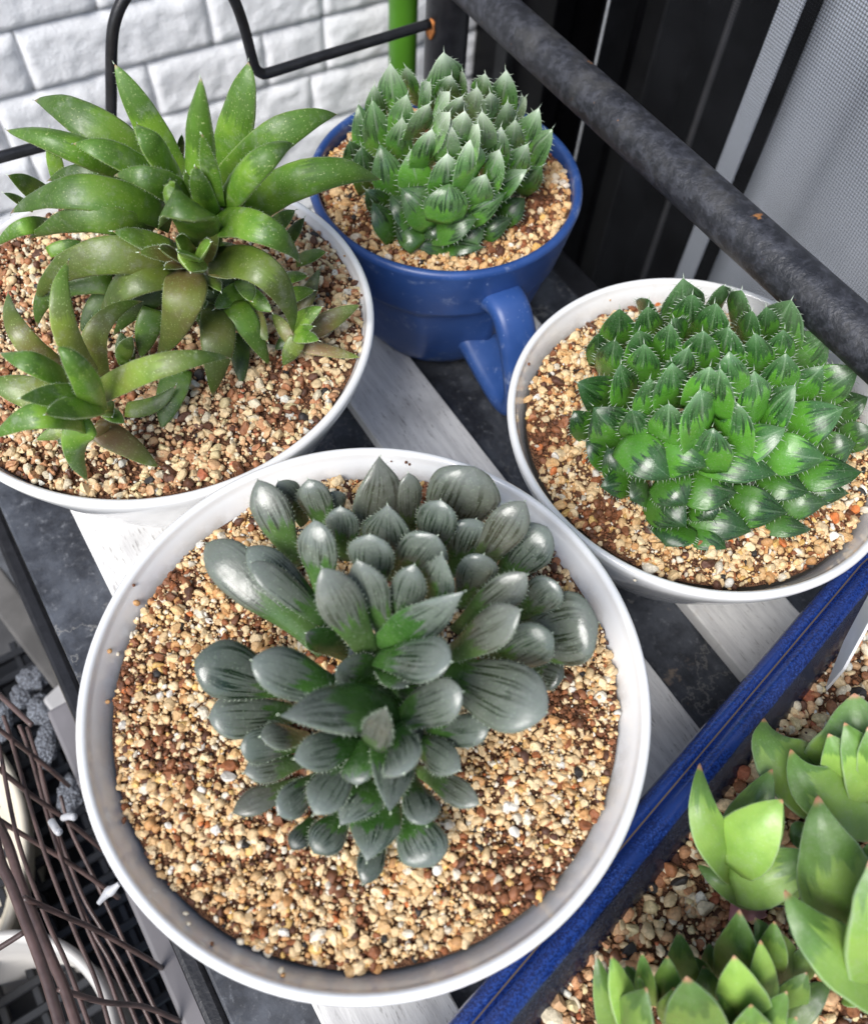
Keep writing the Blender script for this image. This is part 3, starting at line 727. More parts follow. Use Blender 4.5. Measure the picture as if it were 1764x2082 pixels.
# A: grey windowed rosette in the front bowl
A_ = [
 (325,208,452,490,150,38,22,br(brown=0.19)),(400,212,490,340,115,34,18,br(brown=0.11)),(508,203,575,385,135,36,20,br(brown=0.11)),(600,250,605,380,105,30,15,br(prof='round')),
 (775,120,765,410,208,42,18,br(brown=0.25,t0=.36,prof='scale')),(875,180,885,400,108,36,15,br(brown=0.19)),(1120,160,1010,420,260,40,12,br(prof='round',brown=0.17,t0=.3)),
 (628,306,645,475,128,40,25),(800,296,800,510,215,45,22,br(prof='scale',t0=.4)),(995,280,955,480,160,44,22),(1125,350,1050,530,160,36,18,br(prof='round')),
 (1304,285,1125,530,165,42,22,br(brown=0.28,t0=.35)),(1385,385,1205,585,165,32,15,br(prof='round',t0=.4)),(530,355,565,620,150,48,30,br(brown=0.08,light=.55)),(735,408,745,610,185,50,28,br(light=.55)),
 (985,410,845,560,190,46,24,br(light=.52)),(1155,480,1080,650,145,40,20,br(prof='round')),(135,440,540,790,190,25,12,br(prof='round',brown=0.17,t0=.42)),(285,455,570,700,150,34,20,br(prof='round',t0=.4)),(300,510,600,745,120,40,24,br(prof='round',brown=0.11,t0=.42)),
 (560,530,740,850,172,58,30,br(brown=0.22,t0=.45,light=.54)),(690,502,800,795,150,54,28,br(brown=0.11,t0=.5)),(900,518,835,770,130,52,28,br(light=.45)),(1000,475,970,660,170,55,32,br(light=.56,prof='scale')),
 (1085,615,800,815,170,58,32,br(light=.56,prof='scale')),(1315,555,1070,740,150,46,25,br(brown=0.19)),(1425,585,1280,705,140,36,18,br(prof='round')),(1290,685,1010,850,165,54,28,br(brown=0.28,light=.55)),
 (1405,770,1160,890,185,40,20,br(prof='round',light=.42)),(1575,730,1270,790,255,30,14,br(prof='round',brown=0.14,t0=.4)),(1450,930,1330,900,130,15,10,br(brown=0.17,light=.35)),
 (1035,875,765,850,165,60,34,br(prof='round',t0=.35,light=.55)),(1385,1060,985,890,255,44,24,br(prof='round',t0=.35,light=.56,brown=0.11)),(1078,985,810,1095,165,50,26,br(prof='round',light=.52,brown=0.06)),
 (1172,1120,920,1140,125,34,18,br(prof='round',light=.45)),(1068,1275,890,1150,125,32,16,br(light=.5)),(1140,1400,920,1270,105,20,10,br(brown=0.17)),
 (612,905,800,925,170,38,20,br(light=.28,t0=.75)),(872,965,765,880,105,44,30,br(light=.36,t0=.8)),(502,770,660,850,115,30,15,br(light=.28,t0=.9)),
 (302,870,680,1000,200,46,24,br(prof='round',light=.50,t0=.55)),(88,870,430,960,225,28,12,br(prof='round',light=.42,t0=.35)),(145,1080,450,1060,165,18,8,br(prof='round',t0=.35,brown=0.08)),
 (400,1068,800,1030,205,56,32,br(light=.52,t0=.5,prof='scale',brown=0.06)),(795,1045,750,1165,125,64,46,br(prof='scale',brown=0.30,t0=.2,light=.42)),
 (333,1150,500,1140,110,26,14,br(brown=0.11)),(260,1190,480,1170,125,20,10,br(prof='round',light=.42)),(272,1285,490,1230,120,15,8,br(brown=0.17)),
 (458,1232,700,1160,135,40,26,br(light=.5)),(400,1435,560,1290,130,18,10,br(prof='round')),(232,1430,470,1310,98,8,6,br(brown=0.39,light=.4)),
 (528,1438,670,1200,150,32,24,br(light=.52)),(688,1330,700,1160,130,30,28,br(light=.42,t0=.8)),(862,1285,835,1110,172,50,36,br(light=.5,prof='round',t0=.5)),
 (812,1430,820,1150,170,38,25,br(light=.52,prof='scale')),(625,1478,740,1310,165,22,18,br(light=.5,prof='scale')),(528,1580,650,1420,135,10,8,br(light=.38)),(450,1565,520,1450,85,6,6,br(light=.22)),
 (725,1612,770,1400,175,20,16,br(light=.5,prof='scale')),(712,1692,785,1480,105,8,6,br(light=.35)),(945,1478,880,1280,140,28,20,br(light=.48,prof='round',t0=.45)),(965,1628,870,1410,190,12,10,br(light=.5,prof='round',t0=.45))]
for k_ in range(14):
    a_ = k_*2.4; A_.append((790+(200+30*(k_%3))*math.cos(a_), 990+(190+25*(k_%4))*math.sin(a_), 790, 980, 130, 20+4*(k_%3), 18, br(light=.24)))
dA = dict(prof='club', th=.36, thup=.26, keel=.2, teeth=16, tlen=.0008, t0=.45, awn=.0007)
oA = at(780, 1400, .096)
plant('windowed_succulent', 'succulent with plump grey striped window leaves in the front bowl', 'succulent', CA, oA, A_, .091, 1.03765, L_A, TOOTH, dA, .10, 1)

# B: pale rosette in the mug
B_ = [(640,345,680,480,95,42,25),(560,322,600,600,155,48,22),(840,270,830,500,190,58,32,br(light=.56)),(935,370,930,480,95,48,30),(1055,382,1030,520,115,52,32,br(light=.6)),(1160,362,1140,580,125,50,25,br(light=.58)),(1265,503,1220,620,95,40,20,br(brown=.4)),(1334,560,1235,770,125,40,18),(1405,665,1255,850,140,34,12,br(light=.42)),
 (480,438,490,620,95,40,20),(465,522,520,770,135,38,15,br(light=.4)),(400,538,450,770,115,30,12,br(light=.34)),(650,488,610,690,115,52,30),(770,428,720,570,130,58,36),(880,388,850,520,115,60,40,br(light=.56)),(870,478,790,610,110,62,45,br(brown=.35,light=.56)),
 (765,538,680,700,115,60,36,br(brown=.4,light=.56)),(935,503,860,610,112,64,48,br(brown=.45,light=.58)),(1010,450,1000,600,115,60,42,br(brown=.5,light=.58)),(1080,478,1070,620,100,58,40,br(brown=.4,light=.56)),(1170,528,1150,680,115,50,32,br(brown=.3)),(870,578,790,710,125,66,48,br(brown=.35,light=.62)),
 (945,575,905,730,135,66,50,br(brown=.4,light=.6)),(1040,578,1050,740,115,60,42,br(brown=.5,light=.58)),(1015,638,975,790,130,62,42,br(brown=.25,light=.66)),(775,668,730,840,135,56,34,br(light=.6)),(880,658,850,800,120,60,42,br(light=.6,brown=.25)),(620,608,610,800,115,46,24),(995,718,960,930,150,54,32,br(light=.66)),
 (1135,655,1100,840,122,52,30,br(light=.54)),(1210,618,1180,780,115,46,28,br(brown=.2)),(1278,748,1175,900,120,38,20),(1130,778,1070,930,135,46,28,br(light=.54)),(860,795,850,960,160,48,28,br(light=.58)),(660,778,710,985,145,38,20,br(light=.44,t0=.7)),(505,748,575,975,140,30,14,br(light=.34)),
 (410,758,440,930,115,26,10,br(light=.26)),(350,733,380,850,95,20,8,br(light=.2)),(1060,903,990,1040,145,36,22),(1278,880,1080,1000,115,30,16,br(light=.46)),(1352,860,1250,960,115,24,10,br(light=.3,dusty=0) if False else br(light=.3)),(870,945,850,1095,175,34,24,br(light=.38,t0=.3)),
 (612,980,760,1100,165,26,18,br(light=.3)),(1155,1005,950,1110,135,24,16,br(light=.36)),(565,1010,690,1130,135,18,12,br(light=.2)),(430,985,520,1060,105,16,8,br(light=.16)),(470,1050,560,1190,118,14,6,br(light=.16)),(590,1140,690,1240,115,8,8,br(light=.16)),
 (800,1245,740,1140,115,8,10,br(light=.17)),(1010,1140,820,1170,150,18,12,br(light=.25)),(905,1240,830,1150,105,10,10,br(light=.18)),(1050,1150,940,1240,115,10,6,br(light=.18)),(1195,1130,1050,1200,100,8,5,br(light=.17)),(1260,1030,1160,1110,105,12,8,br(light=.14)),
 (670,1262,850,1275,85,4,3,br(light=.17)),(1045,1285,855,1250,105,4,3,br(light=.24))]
dB = dict(prof='scale', th=.26, thup=.24, keel=1., ext=.45, wf=1.30, teeth=8, tlen=.0019, t0=.42, awn=.0024, light=.48)
oB = at(*CB(870, 900), .085)
plant('bristly_rosette', 'pale green bristly rosette succulent growing in the blue mug', 'succulent', CB, oB, B_, .075, 1.47, L_B, TOOTHB, dB, .18, 2)

# C: dark green rosette in the right bowl
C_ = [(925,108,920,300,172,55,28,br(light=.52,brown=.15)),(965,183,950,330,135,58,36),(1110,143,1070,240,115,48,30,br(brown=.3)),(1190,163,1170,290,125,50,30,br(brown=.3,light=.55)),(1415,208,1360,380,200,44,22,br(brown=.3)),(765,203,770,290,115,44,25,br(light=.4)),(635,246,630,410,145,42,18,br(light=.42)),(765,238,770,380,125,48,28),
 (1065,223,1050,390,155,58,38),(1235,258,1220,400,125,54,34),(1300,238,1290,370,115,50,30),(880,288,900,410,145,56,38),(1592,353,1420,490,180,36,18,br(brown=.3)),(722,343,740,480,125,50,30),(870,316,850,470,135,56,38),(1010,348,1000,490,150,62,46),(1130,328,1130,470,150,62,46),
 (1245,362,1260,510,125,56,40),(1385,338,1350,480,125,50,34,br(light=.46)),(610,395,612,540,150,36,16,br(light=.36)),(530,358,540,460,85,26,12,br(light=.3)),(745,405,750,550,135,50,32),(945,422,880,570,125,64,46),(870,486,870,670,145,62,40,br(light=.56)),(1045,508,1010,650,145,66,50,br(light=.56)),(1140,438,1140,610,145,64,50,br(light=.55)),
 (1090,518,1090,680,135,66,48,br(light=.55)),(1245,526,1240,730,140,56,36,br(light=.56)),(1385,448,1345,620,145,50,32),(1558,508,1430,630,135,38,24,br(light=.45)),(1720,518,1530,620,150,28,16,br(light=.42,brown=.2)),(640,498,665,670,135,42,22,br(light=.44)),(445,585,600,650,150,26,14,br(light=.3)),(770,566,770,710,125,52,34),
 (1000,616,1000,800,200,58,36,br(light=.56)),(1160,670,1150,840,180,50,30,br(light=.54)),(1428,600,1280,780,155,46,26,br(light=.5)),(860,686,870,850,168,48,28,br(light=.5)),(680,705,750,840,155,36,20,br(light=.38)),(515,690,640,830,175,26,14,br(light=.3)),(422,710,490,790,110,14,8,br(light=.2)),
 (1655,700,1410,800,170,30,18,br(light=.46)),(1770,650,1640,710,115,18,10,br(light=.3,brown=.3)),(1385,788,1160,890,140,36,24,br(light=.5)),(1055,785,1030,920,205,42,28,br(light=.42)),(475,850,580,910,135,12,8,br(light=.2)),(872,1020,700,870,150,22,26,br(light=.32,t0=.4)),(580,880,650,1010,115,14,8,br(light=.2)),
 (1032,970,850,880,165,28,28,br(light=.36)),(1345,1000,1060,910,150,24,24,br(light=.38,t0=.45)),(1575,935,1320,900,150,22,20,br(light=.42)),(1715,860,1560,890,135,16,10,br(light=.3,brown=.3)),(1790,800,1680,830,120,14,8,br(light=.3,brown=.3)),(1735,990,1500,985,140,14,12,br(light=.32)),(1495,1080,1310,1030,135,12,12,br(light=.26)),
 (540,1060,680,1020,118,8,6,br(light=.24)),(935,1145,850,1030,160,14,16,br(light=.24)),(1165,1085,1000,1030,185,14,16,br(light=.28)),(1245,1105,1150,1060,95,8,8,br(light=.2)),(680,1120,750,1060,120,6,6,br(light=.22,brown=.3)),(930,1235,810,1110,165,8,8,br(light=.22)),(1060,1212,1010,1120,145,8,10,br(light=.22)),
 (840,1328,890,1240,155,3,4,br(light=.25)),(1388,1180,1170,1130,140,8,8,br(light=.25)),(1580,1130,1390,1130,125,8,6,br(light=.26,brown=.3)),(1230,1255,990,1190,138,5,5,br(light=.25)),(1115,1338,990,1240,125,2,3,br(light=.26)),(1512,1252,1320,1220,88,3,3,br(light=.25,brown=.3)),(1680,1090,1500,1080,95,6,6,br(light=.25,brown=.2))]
dC = dict(prof='scale', th=.26, thup=.24, keel=1., ext=.45, wf=1.30, teeth=9, tlen=.0018, t0=.5, awn=.0022, light=.48)
oC = at(*CC(1020, 900), .080)
plant('bristly_rosette', 'dark green bristly rosette succulent in the white bowl at right', 'succulent', CC, oC, C_, .071, 1.2857, L_C, TOOTHB, dC, .18, 3)

# D: long leaved plants in the left bowl
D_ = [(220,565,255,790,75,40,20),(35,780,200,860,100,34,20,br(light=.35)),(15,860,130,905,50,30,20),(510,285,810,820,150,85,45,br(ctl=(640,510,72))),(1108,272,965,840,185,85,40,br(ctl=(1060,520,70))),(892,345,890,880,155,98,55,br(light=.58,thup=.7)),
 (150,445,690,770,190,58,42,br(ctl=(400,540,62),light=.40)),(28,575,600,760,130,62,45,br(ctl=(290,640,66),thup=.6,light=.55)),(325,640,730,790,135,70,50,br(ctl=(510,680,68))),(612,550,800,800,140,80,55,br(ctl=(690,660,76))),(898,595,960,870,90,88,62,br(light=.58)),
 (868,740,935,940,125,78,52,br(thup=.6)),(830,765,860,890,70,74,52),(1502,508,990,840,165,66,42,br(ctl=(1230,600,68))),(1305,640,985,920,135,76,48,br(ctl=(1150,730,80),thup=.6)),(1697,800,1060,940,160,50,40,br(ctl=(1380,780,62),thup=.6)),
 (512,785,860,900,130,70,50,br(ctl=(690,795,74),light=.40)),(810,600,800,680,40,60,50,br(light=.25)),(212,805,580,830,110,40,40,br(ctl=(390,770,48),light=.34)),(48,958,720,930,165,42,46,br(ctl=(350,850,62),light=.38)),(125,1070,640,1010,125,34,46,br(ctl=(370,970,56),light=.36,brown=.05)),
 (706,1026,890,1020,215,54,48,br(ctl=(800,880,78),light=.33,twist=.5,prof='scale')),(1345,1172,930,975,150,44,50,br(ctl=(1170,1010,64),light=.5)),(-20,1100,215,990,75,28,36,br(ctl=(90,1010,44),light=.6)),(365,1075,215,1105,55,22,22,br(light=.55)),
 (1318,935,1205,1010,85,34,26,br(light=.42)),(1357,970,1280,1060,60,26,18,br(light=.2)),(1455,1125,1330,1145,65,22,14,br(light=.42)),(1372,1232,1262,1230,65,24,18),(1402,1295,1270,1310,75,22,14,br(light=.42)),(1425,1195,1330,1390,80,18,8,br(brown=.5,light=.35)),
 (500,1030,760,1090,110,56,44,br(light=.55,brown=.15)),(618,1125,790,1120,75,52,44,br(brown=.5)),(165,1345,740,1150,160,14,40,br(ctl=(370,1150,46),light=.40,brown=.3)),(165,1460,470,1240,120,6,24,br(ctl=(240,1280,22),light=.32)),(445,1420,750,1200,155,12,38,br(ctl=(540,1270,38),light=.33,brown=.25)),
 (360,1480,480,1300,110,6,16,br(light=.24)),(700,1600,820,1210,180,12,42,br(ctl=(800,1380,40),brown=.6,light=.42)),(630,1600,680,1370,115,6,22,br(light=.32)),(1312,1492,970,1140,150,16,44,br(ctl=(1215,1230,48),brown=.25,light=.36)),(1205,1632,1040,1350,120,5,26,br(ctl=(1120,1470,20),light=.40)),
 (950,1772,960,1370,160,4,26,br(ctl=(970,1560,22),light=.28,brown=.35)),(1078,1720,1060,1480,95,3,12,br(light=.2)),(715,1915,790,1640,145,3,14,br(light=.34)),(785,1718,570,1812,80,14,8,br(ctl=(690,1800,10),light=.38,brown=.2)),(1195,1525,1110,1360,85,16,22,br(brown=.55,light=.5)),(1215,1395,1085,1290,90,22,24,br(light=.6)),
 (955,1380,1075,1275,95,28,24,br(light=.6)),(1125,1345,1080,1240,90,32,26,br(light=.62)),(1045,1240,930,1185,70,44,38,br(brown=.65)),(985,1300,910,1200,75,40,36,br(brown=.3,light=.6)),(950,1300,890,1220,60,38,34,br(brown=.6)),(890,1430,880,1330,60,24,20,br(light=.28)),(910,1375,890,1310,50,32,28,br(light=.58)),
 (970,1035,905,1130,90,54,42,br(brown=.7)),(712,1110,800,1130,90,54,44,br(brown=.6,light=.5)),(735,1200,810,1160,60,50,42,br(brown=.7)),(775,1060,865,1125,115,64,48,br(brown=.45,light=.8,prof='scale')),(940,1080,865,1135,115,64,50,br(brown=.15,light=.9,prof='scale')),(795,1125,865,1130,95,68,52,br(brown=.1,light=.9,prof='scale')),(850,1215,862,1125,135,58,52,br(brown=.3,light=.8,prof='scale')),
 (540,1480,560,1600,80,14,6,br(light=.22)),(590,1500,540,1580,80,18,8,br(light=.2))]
for (x_, y_) in ((500,1500),(610,1440),(900,1480),(800,1440),(1080,1430),(340,1250),(700,1400),(520,1340),(1150,1300),(430,1180),(1000,1500),(1200,1180)): D_.append((x_, y_, 860, 1160, 140, 8, 26, br(light=.2, ctl=((x_+860)/2+10, (y_+1160)/2-40, 26))))
dD = dict(wf=1., prof='lance', th=.44, thup=.26, keel=.45, fold=.02, teeth=22, tlen=.0006, t0=.5, awn=.0012, light=.54, ext=.08)
oD = at(*CD(860, 1130), .090)
plant('long_leaved_succulent', 'many headed green succulent with long pointed leaves in left bowl', 'succulent', CD, oD, D_, .0855, 1.26, L_D, TOOTH, dD, .05, 4)
D2 = [(305,1160,380,1640,118,62,34,br(ctl=(270,1400,56),brown=.32,light=.62)),(635,1345,430,1660,112,36,24,br(ctl=(435,1450,42),brown=.4,light=.5)),(1025,1600,425,1745,118,48,36,br(ctl=(720,1620,60),brown=.3,light=.58)),(38,1300,250,1620,112,30,18,br(ctl=(80,1480,34),brown=.5,light=.5)),(-70,1700,210,1760,150,32,30,br(brown=.3,light=.56)),
 (160,1965,330,1890,70,10,14,br(brown=.35,light=.6)),(0,1575,330,1690,120,56,40,br(ctl=(150,1620,60),light=.55)),(252,1548,410,1790,125,68,42,br(light=.58,thup=.6,ctl=(350,1640,62))),(90,1775,390,1750,125,62,44,br(light=.62)),(200,1850,410,1790,125,60,44,br(light=.62)),
 (-40,1965,345,1860,130,36,38,br(ctl=(150,1850,52),light=.6)),(390,2150,385,1870,130,10,36,br(ctl=(330,1980,30),light=.58)),(712,2082,430,1890,130,4,18,br(ctl=(570,1990,12),brown=.75,light=.38)),(460,1990,450,1880,80,8,22,br(brown=.65)),(555,1890,470,1820,70,24,20,br(light=.62)),(500,1860,455,1820,60,26,22,br(brown=.4,light=.6)),(510,1790,450,1830,60,28,22,br(brown=.55)),(262,1985,300,1930,60,4,6,br(light=.3))]
oD2 = at(*CD(380, 1760), .090)
plant('long_leaved_succulent', 'small star shaped offset with yellowish brown leaves near left bowl rim', 'succulent', CD, oD2, D2, .0855, 1.26, L_D, TOOTH, dD, .05, 5)
D3 = [(1605,1360,1390,1460,95,18,14,br(brown=.6,light=.45)),(1437,1368,1310,1440,90,28,20,br(light=.6,brown=.1)),(1425,1520,1320,1480,70,24,18,br(light=.58)),(1608,1595,1340,1530,62,4,10,br(brown=.8,light=.75)),(1262,1632,1325,1500,80,6,16,br(brown=.25,light=.5)),(1212,1398,1300,1500,70,16,14,br(brown=.6)),(1225,1560,1290,1490,60,6,10,br(light=.25)),(1400,1455,1320,1470,40,24,18)]
plant('long_leaved_succulent', 'tiny star shaped offset at the right edge of the left bowl', 'succulent', CD, at(*CD(1320, 1480), .090), D3, .0855, 1.26, L_D, TOOTH, dD, .05, 6)

# E: plants in the tray
dE = dict(prof='tri', th=.34, thup=.30, keel=.9, teeth=26, tlen=.00028, t0=.62, light=.48, fold=.09, ext=.05, NTT=18, NP=16)
ES = .0615
def E_plant(label, leaves, c, seed): plant('pointed_rosette', label, 'succulent', CE, at(*CE(*c), ES + .004), leaves, ES, 1.2857, L_E, TOOTH, dE, .12, seed)
E1 = [(1297,565,1600,900,330,22,16,br(light=.42,brown=.2,ctl=(1370,760,24))),(1700,468,1740,850,420,44,20,br(light=.46,brown=.1)),(1770,520,1850,900,300,30,16),(1400,715,1830,960,330,34,22,br(light=.48,ctl=(1560,900,31))),(1590,640,1720,880,230,42,28,br(light=.56)),(1660,590,1800,900,260,46,30,br(light=.56)),(1750,600,1900,900,300,50,30,br(light=.56))]
E_plant('pointed pale green rosette at the right edge, beside the white plant label', E1, (1740, 860), 11)
E2 = [(1000,778,1175,1240,215,34,14,br(light=.48,brown=.15,ctl=(1035,1060,34),t0=.75)),(1328,805,1180,1130,215,30,16,br(light=.40,brown=.25)),(985,1225,1290,1380,130,12,10,br(light=.5,brown=.5,ctl=(1120,1330,16))),(1380,945,1330,1170,80,36,24),(1370,950,1160,1200,290,44,26,br(light=.60,t0=1.2,ctl=(1265,1075,38))),(1560,1180,1180,1290,270,34,22,br(light=.50,ctl=(1370,1270,29))),(1400,1095,1550,1100,115,20,18,br(light=.38,brown=.4,prof='round')),(1500,1330,1350,1370,120,14,12,br(light=.3))]
E_plant('compact light green rosette nearest the middle of the blue tray', E2, (1220, 1230), 12)
E3 = [(1545,930,1800,1560,420,52,22,br(light=.36,brown=.25,ctl=(1620,1270,42))),(1780,1210,1870,1700,420,66,40,br(light=.45)),(1385,1350,1950,1830,330,50,26,br(light=.42,ctl=(1600,1630,44))),(1760,1420,1600,1300,160,30,20,br(light=.3)),(1400,1560,1560,1500,200,14,10,br(light=.26)),(1800,1100,1950,1500,400,50,30,br(light=.4))]
E_plant('big dark green orange tipped rosette cut by the right frame edge', E3, (1850, 1600), 13)
E4 = [(1172,1445,1190,1800,250,44,16,br(light=.38,brown=.1)),(1245,1475,1400,1760,220,28,14,br(light=.32,brown=.15)),(1275,1580,1290,1880,170,46,20,br(light=.50,t0=1.)),(1150,1650,1230,1960,270,56,24,br(light=.56,t0=1.2)),(1390,1815,1260,2040,190,44,20,br(light=.44)),(1600,1770,1330,1960,200,24,14,br(light=.24,brown=.4)),(1500,1600,1430,1760,150,22,12,br(light=.34)),(1040,1590,1060,1740,85,14,8,br(light=.3,brown=.5)),(1440,1930,1330,2080,150,36,20),(1760,1860,1680,1830,110,12,10,br(light=.35))]
E4 += [(1340,1500,1330,1700,150,36,18,br(light=.42)),(1100,1760,1180,1990,180,44,20,br(light=.44)),(1480,1720,1380,1900,180,30,16,br(light=.30)),(1230,1870,1250,2060,220,54,26,br(light=.5))]
E_plant('upright green rosette at the bottom edge with tall central leaf', E4, (1270, 1880), 14)
E5 = [(905,1545,930,1790,150,26,12,br(light=.34)),(525,1650,610,1990,130,26,12,br(light=.36,brown=.2)),(735,1638,770,1850,110,40,22,br(light=.55)),(700,1700,640,1800,130,20,10,br(light=.3)),(590,1648,690,1960,165,46,24,br(light=.54,t0=.9)),(845,1650,880,1900,190,40,20,br(light=.46,t0=.9)),(720,1745,760,1860,45,46,30),(762,1800,690,2060,260,52,26,br(light=.38,brown=.2)),(930,1738,1020,2060,330,60,26,br(light=.38,brown=.35)),(960,1650,1010,1800,150,16,10,br(light=.24))]
E5 += [(600,1760,680,1930,120,36,18,br(light=.4)),(880,1790,900,2000,200,48,22,br(light=.42)),(1010,1700,1060,1900,170,22,12,br(light=.3)),(660,1690,720,1850,110,30,16,br(light=.36))]
E_plant('orange tipped green rosette at the very bottom, left in the tray', E5, (800, 1950), 15)
# fallen pink petal
pk = NT('pink_petal'); pk.fin((.55, .25, .27), .6)
P = [at(*CE(1140, 1410), .066), at(*CE(1180, 1440), .070), at(*CE(1230, 1450), .067), at(*CE(1300, 1455), .066)]
Vp, Fp = [], []
for i, p in enumerate(smooth_path(P, 5)):
    t = i/15; w_ = .0042*(1-t)**.7 + .0008; sdd = Vector((.3, .95, .1))
    q = mnoise.noise(p*400)*.0012
    Vp += [p + sdd*w_ + Z*(q+.0008), p + Z*q, p - sdd*w_ + Z*(.001-q)]
n_ = len(Vp)//3
for i in range(n_-1):
    for k in range(2): Fp.append((i*3+k, i*3+k+1, i*3+k+4, i*3+k+3))
pet = build('withered_petal', Vp, Fp, [pk.m], None, True); pet.modifiers.new('s', 'SOLIDIFY').thickness = .0003
tag(pet, 'curled pink withered flower lying on the gravel in the tray', 'petal')
# plant label
a_ = at(*CE(1568, 448), .060); b_ = at(*CE(1905, -175), .118); dr = (b_-a_); sdl = Vector((.25, .9, .2)); sdl = (sdl - dr.normalized()*sdl.dot(dr.normalized())).normalized()
Vl = []
nl = dr.cross(sdl).normalized()*.0004
c1 = a_ + dr*.30
for q in (-1, 1): Vl += [a_ + nl*q, c1 - sdl*.0062 + nl*q, b_ - sdl*.0062 + nl*q, b_ + sdl*.0062 + nl*q, c1 + sdl*.0062 + nl*q]
lab = build('plant_label', Vl, [(0, 1, 2, 3, 4), (9, 8, 7, 6, 5), (0, 5, 6, 1), (1, 6, 7, 2), (2, 7, 8, 3), (3, 8, 9, 4), (4, 9, 5, 0)], [WHITEP])
tag(lab, 'white pointed plastic plant label stuck in the tray gravel', 'plant label')

# ------------------------------------------------------------------ below the rack, lower left
def poly_prism(name, pts, z0, mat, label, cat, thick=.02, parent=None):
    tp = [Vector(p) for p in pts]; bt = [p - Z*thick for p in tp]; n = len(tp)
    o = build(name, tp + bt, [tuple(range(n))] + [tuple(range(2*n-1, n-1, -1))] + [(i, n+i, n+(i+1) % n, (i+1) % n) for i in range(n)], [mat], parent)
    bmx = bmesh.new(); bmx.from_mesh(o.data); bmesh.ops.recalc_face_normals(bmx, faces=bmx.faces); bmx.to_mesh(o.data); bmx.free()
    bv = o.modifiers.new('b', 'BEVEL'); bv.width = .002; bv.segments = 3
    if label: tag(o, label, cat)
    return o
zb = -.10
e0, e1 = at(*CX(330, 140), zb), at(*CX(1130, 1984), zb); ed = (e1-e0).normalized(); en = Vector((-ed.y, ed.x, 0)); en = en if en.x > 0 else -en
poly_prism('storage_box_lid', [e0 - ed*.01, e1 + ed*.2, e1 + ed*.2 + en*.22, e0 - ed*.01 + en*.22], zb, MAUVE, 'mauve grey storage box lid below the rack, left of front bowl', 'storage box', .06)
zc = -.14
b0, b1 = at(*CY(-120, 720), zc), at(*CY(640, 1700), zc); bd = (b1-b0).normalized(); bn = Vector((-bd.y, bd.x, 0))
poly_prism('weathered_board', [b0 - bn*.0085, b1 - bn*.0085, b1 + bn*.0085, b0 + bn*.0085], zc, m_plain('weathered_grey_board', (.10, .095, .09), .8, .35, 30, .4, 120), 'dull grey board running diagonally below the rack at left', 'board', .015)
b2 = b1 - bd*.012
cap = poly_prism('plastic_box', [b2 - bn*.016 + Z*.004, b2 + bd*.02 - bn*.016 + Z*.004, b2 + bd*.025 + bn*.016 + Z*.004, b2 - bd*.004 + bn*.012 + Z*.004], zc, GREYP, 'small translucent white plastic box corner beside front bowl', 'plastic box', .02)
# black crate under the basket
crate = empty('black_crate', at(*CX(500, 1300), -.26), 'black slotted plastic crate lying under the brown wire basket', 'crate')
cz = -.2; co = crate.location
cu = U; cn = N_
cc = at(*CX(380, 900), cz)
for k in range(-9, 10): box('slat', cc + cu*(k*.014) - co, cu, cn, Z, .005, .15, .006, BLACKP, crate, .0008, 1)
for k in range(-4, 5): box('rib', cc + cn*(k*.0175) - Z*.0015 - co, cu, cn, Z, .27, .004, .005, BLACKP, crate, .0006, 1)
box('base', cc - Z*.03 - co, cu, cn, Z, .29, .16, .004, BLACKP, crate, .001, 1)
# pale crinkled netting
net = empty('crumpled_netting', at(*CX(250, 200), -.19), 'lumps of pale grey crumpled netting behind the brown wire basket', 'netting')
def m_net():
    t = NT('pale_netting'); o = t.obj(); v = t.voro(o, 800); w = t.noise(o, 60, 4)
    c = t.mix(t.mr(v, .2, .55), (.36, .39, .44), (.10, .105, .12)); t.bump(t.math('SUBTRACT', w, v), .9, .002); return t.fin(c, .8)
NETM = m_net()
for (x, y, rx, ry, f) in ((205, -170, 95, 80, 0), (265, 20, 90, 100, 1), (20, 90, 55, 130, 2), (285, 250, 62, 150, 3), (435, 560, 70, 130, 4), (130, -60, 60, 80, 5)):
    p = at(*CX(x, y), -.16); sc = .3255/FPX*depth(p); bm = bmesh.new(); bmesh.ops.create_icosphere(bm, subdivisions=4, radius=1)
    for v in bm.verts:
        q = v.co.copy(); v.co *= 1 + .30*mnoise.noise(q*2.2 + Vector((f*5, 0, 0))) + .14*mnoise.noise(q*6)
        v.co = Vector((v.co.x*rx*sc, v.co.y*ry*sc, v.co.z*rx*sc*.6))
    bmesh.ops.rotate(bm, verts=bm.verts, cent=(0, 0, 0), matrix=Matrix.Rotation(R(15), 3, 'Z')); bmesh.ops.translate(bm, verts=bm.verts, vec=p - net.location)
    bm_obj('netting_lump', bm, [NETM], net, True)
# brown wire basket
bk = empty('wire_basket', at(*CX(300, 1300), -.15), 'brown coated wire basket tilted at the bottom left corner', 'wire basket')
def W3(pts, z0, z1):
    n = len(pts); return smooth_path([at(*CX(*p), z0 + (z1-z0)*i/(n-1)) for i, p in enumerate(pts)], 6)
thick = [([(-120,520),(0,760),(60,890),(130,1110),(240,1380),(330,1600),(400,1760),(500,2060)], -.03, -.02), ([(-60,700),(0,960),(70,1120),(150,1330),(220,1510),(290,1710),(400,2080)], -.005, .0)]
long_ = [[(-40,150),(0,280),(110,830),(290,1330),(420,1620),(580,2060)],[(20,60),(70,210),(260,860),(460,1390),(600,1720),(700,2060)],[(120,120),(195,320),(340,830),(530,1350),(680,1700),(800,2060)],[(170,130),(260,420),(410,1020),(560,1370),(700,1620),(890,2060)],[(250,400),(310,640),(500,1150),(640,1400),(780,1650),(990,2080)],[(380,560),(440,770),(600,1100),(740,1400),(900,1750),(1060,2080)]]
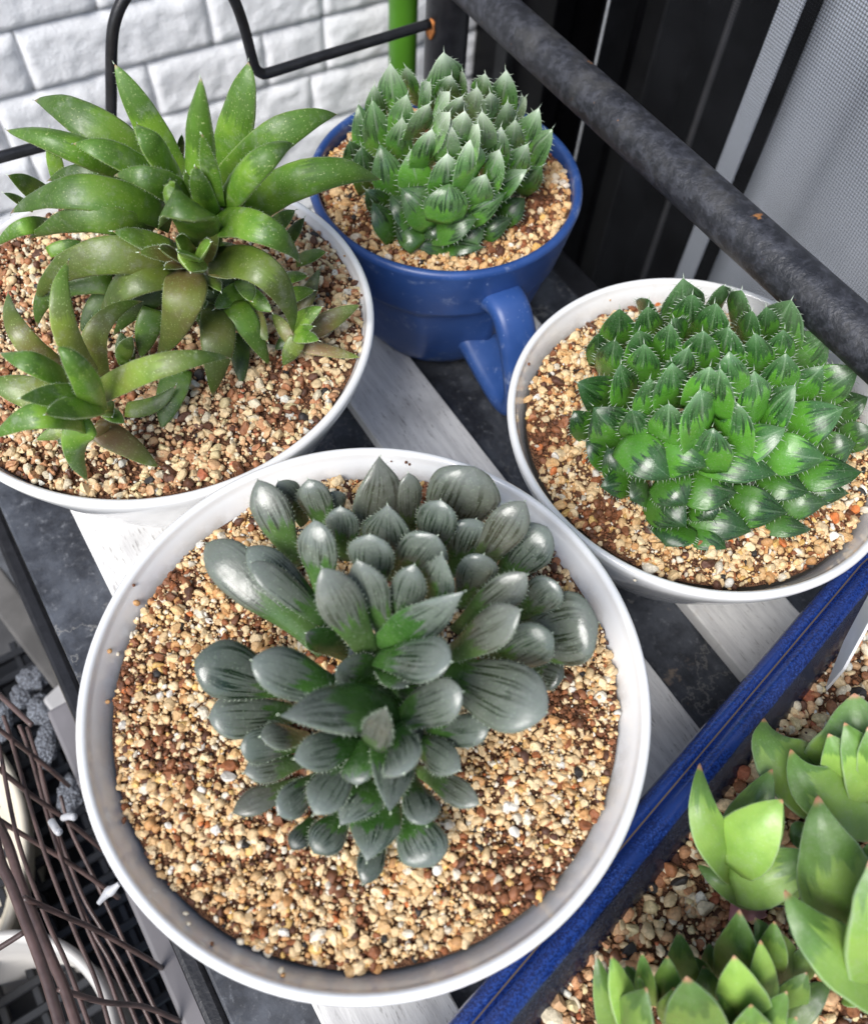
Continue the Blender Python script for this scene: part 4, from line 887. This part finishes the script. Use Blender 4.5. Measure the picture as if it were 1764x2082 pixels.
cross = [[(-120,30),(0,150),(180,290),(340,420),(430,500)],[(-100,310),(0,400),(200,560),(400,700),(560,830),(640,900)],[(-80,650),(0,715),(200,840),(430,980),(660,1140),(740,1200)],[(150,1200),(420,1320),(640,1420),(920,1580),(1010,1640)],[(370,1770),(640,1850),(900,1880),(1120,1970)],[(-150,1600),(0,1510),(150,1415)],[(-60,-120),(60,-10),(200,120)]]
for p, a, b in thick: tube('rim_wire', W3(p, a, b), .0018, BROWNW, bk, 12, bk.location)
for i, p in enumerate(long_): tube('wire', W3(p, -.035 - .012*i, -.035 - .016*i), .00085, BROWNW, bk, 8, bk.location)
for i, p in enumerate(cross): tube('wire', W3(p, -.02, -.10 if i < 5 else -.02), .00105, BROWNW, bk, 8, bk.location)
# white ties
for pts, lab in (([(320,720),(350,770),(370,790)], 'short white plastic clip on the basket wires, upper left one'), ([(395,700),(430,690),(465,695)], 'short white plastic clip on the basket wires, upper right one'), ([(615,1235),(670,1170),(700,1150),(745,1110)], 'white plastic tie end beside the front bowl rim')):
    Pp = W3(pts, -.055, -.05); t_ = tube('plastic_clip', Pp, lambda f: .0015 if len(pts) == 3 else .0010 + .0012*math.sin(f*math.pi)**2, WHITEP, None, 10); tag(t_, lab, 'plastic clip')
# containers at the left edge
def tub(name, c, r, h, mat, label, cat, inner):
    prof = [(r*.8, 0), (r*.82, 0), (r*.985, h*.9), (r, h*.93), (r+.003, h*.97), (r+.002, h), (r-.001, h), (r-.003, h*.96), (r*.8, inner), (r*.05, inner)]
    o = lathe(name, prof, mat, None, 72); o.location = c; tag(o, label, cat); return o
pA, pB, pC = [at(*CX(*q), -.13) for q in ((0,1440),(480,1590),(690,1984))]
def circ3(a, b, c):
    ax, ay, bx, by, cx, cy = a.x, a.y, b.x, b.y, c.x, c.y; d = 2*(ax*(by-cy)+bx*(cy-ay)+cx*(ay-by))
    ux = ((ax*ax+ay*ay)*(by-cy)+(bx*bx+by*by)*(cy-ay)+(cx*cx+cy*cy)*(ay-by))/d; uy = ((ax*ax+ay*ay)*(cx-bx)+(bx*bx+by*by)*(ax-cx)+(cx*cx+cy*cy)*(bx-ax))/d
    return Vector((ux, uy, 0)), math.hypot(ax-ux, ay-uy)
c_, r_ = circ3(pA, pB, pC)
tub('plastic_bucket', Vector((c_.x, c_.y, -.28)), r_, .15, m_plain('milky_plastic', (.50, .48, .45), .4, .1, 30), 'milky white round tub in the bottom left corner', 'tub', .05)
pA, pB, pC = [at(*CX(*q), -.16) for q in ((0,345),(132,780),(0,1435))]
c_, r_ = circ3(pA, pB, pC)
tub('cream_bowl', Vector((c_.x, c_.y, -.27)), r_, .11, CREAM, 'cream dish cut by the left frame edge behind the basket', 'dish', .07)
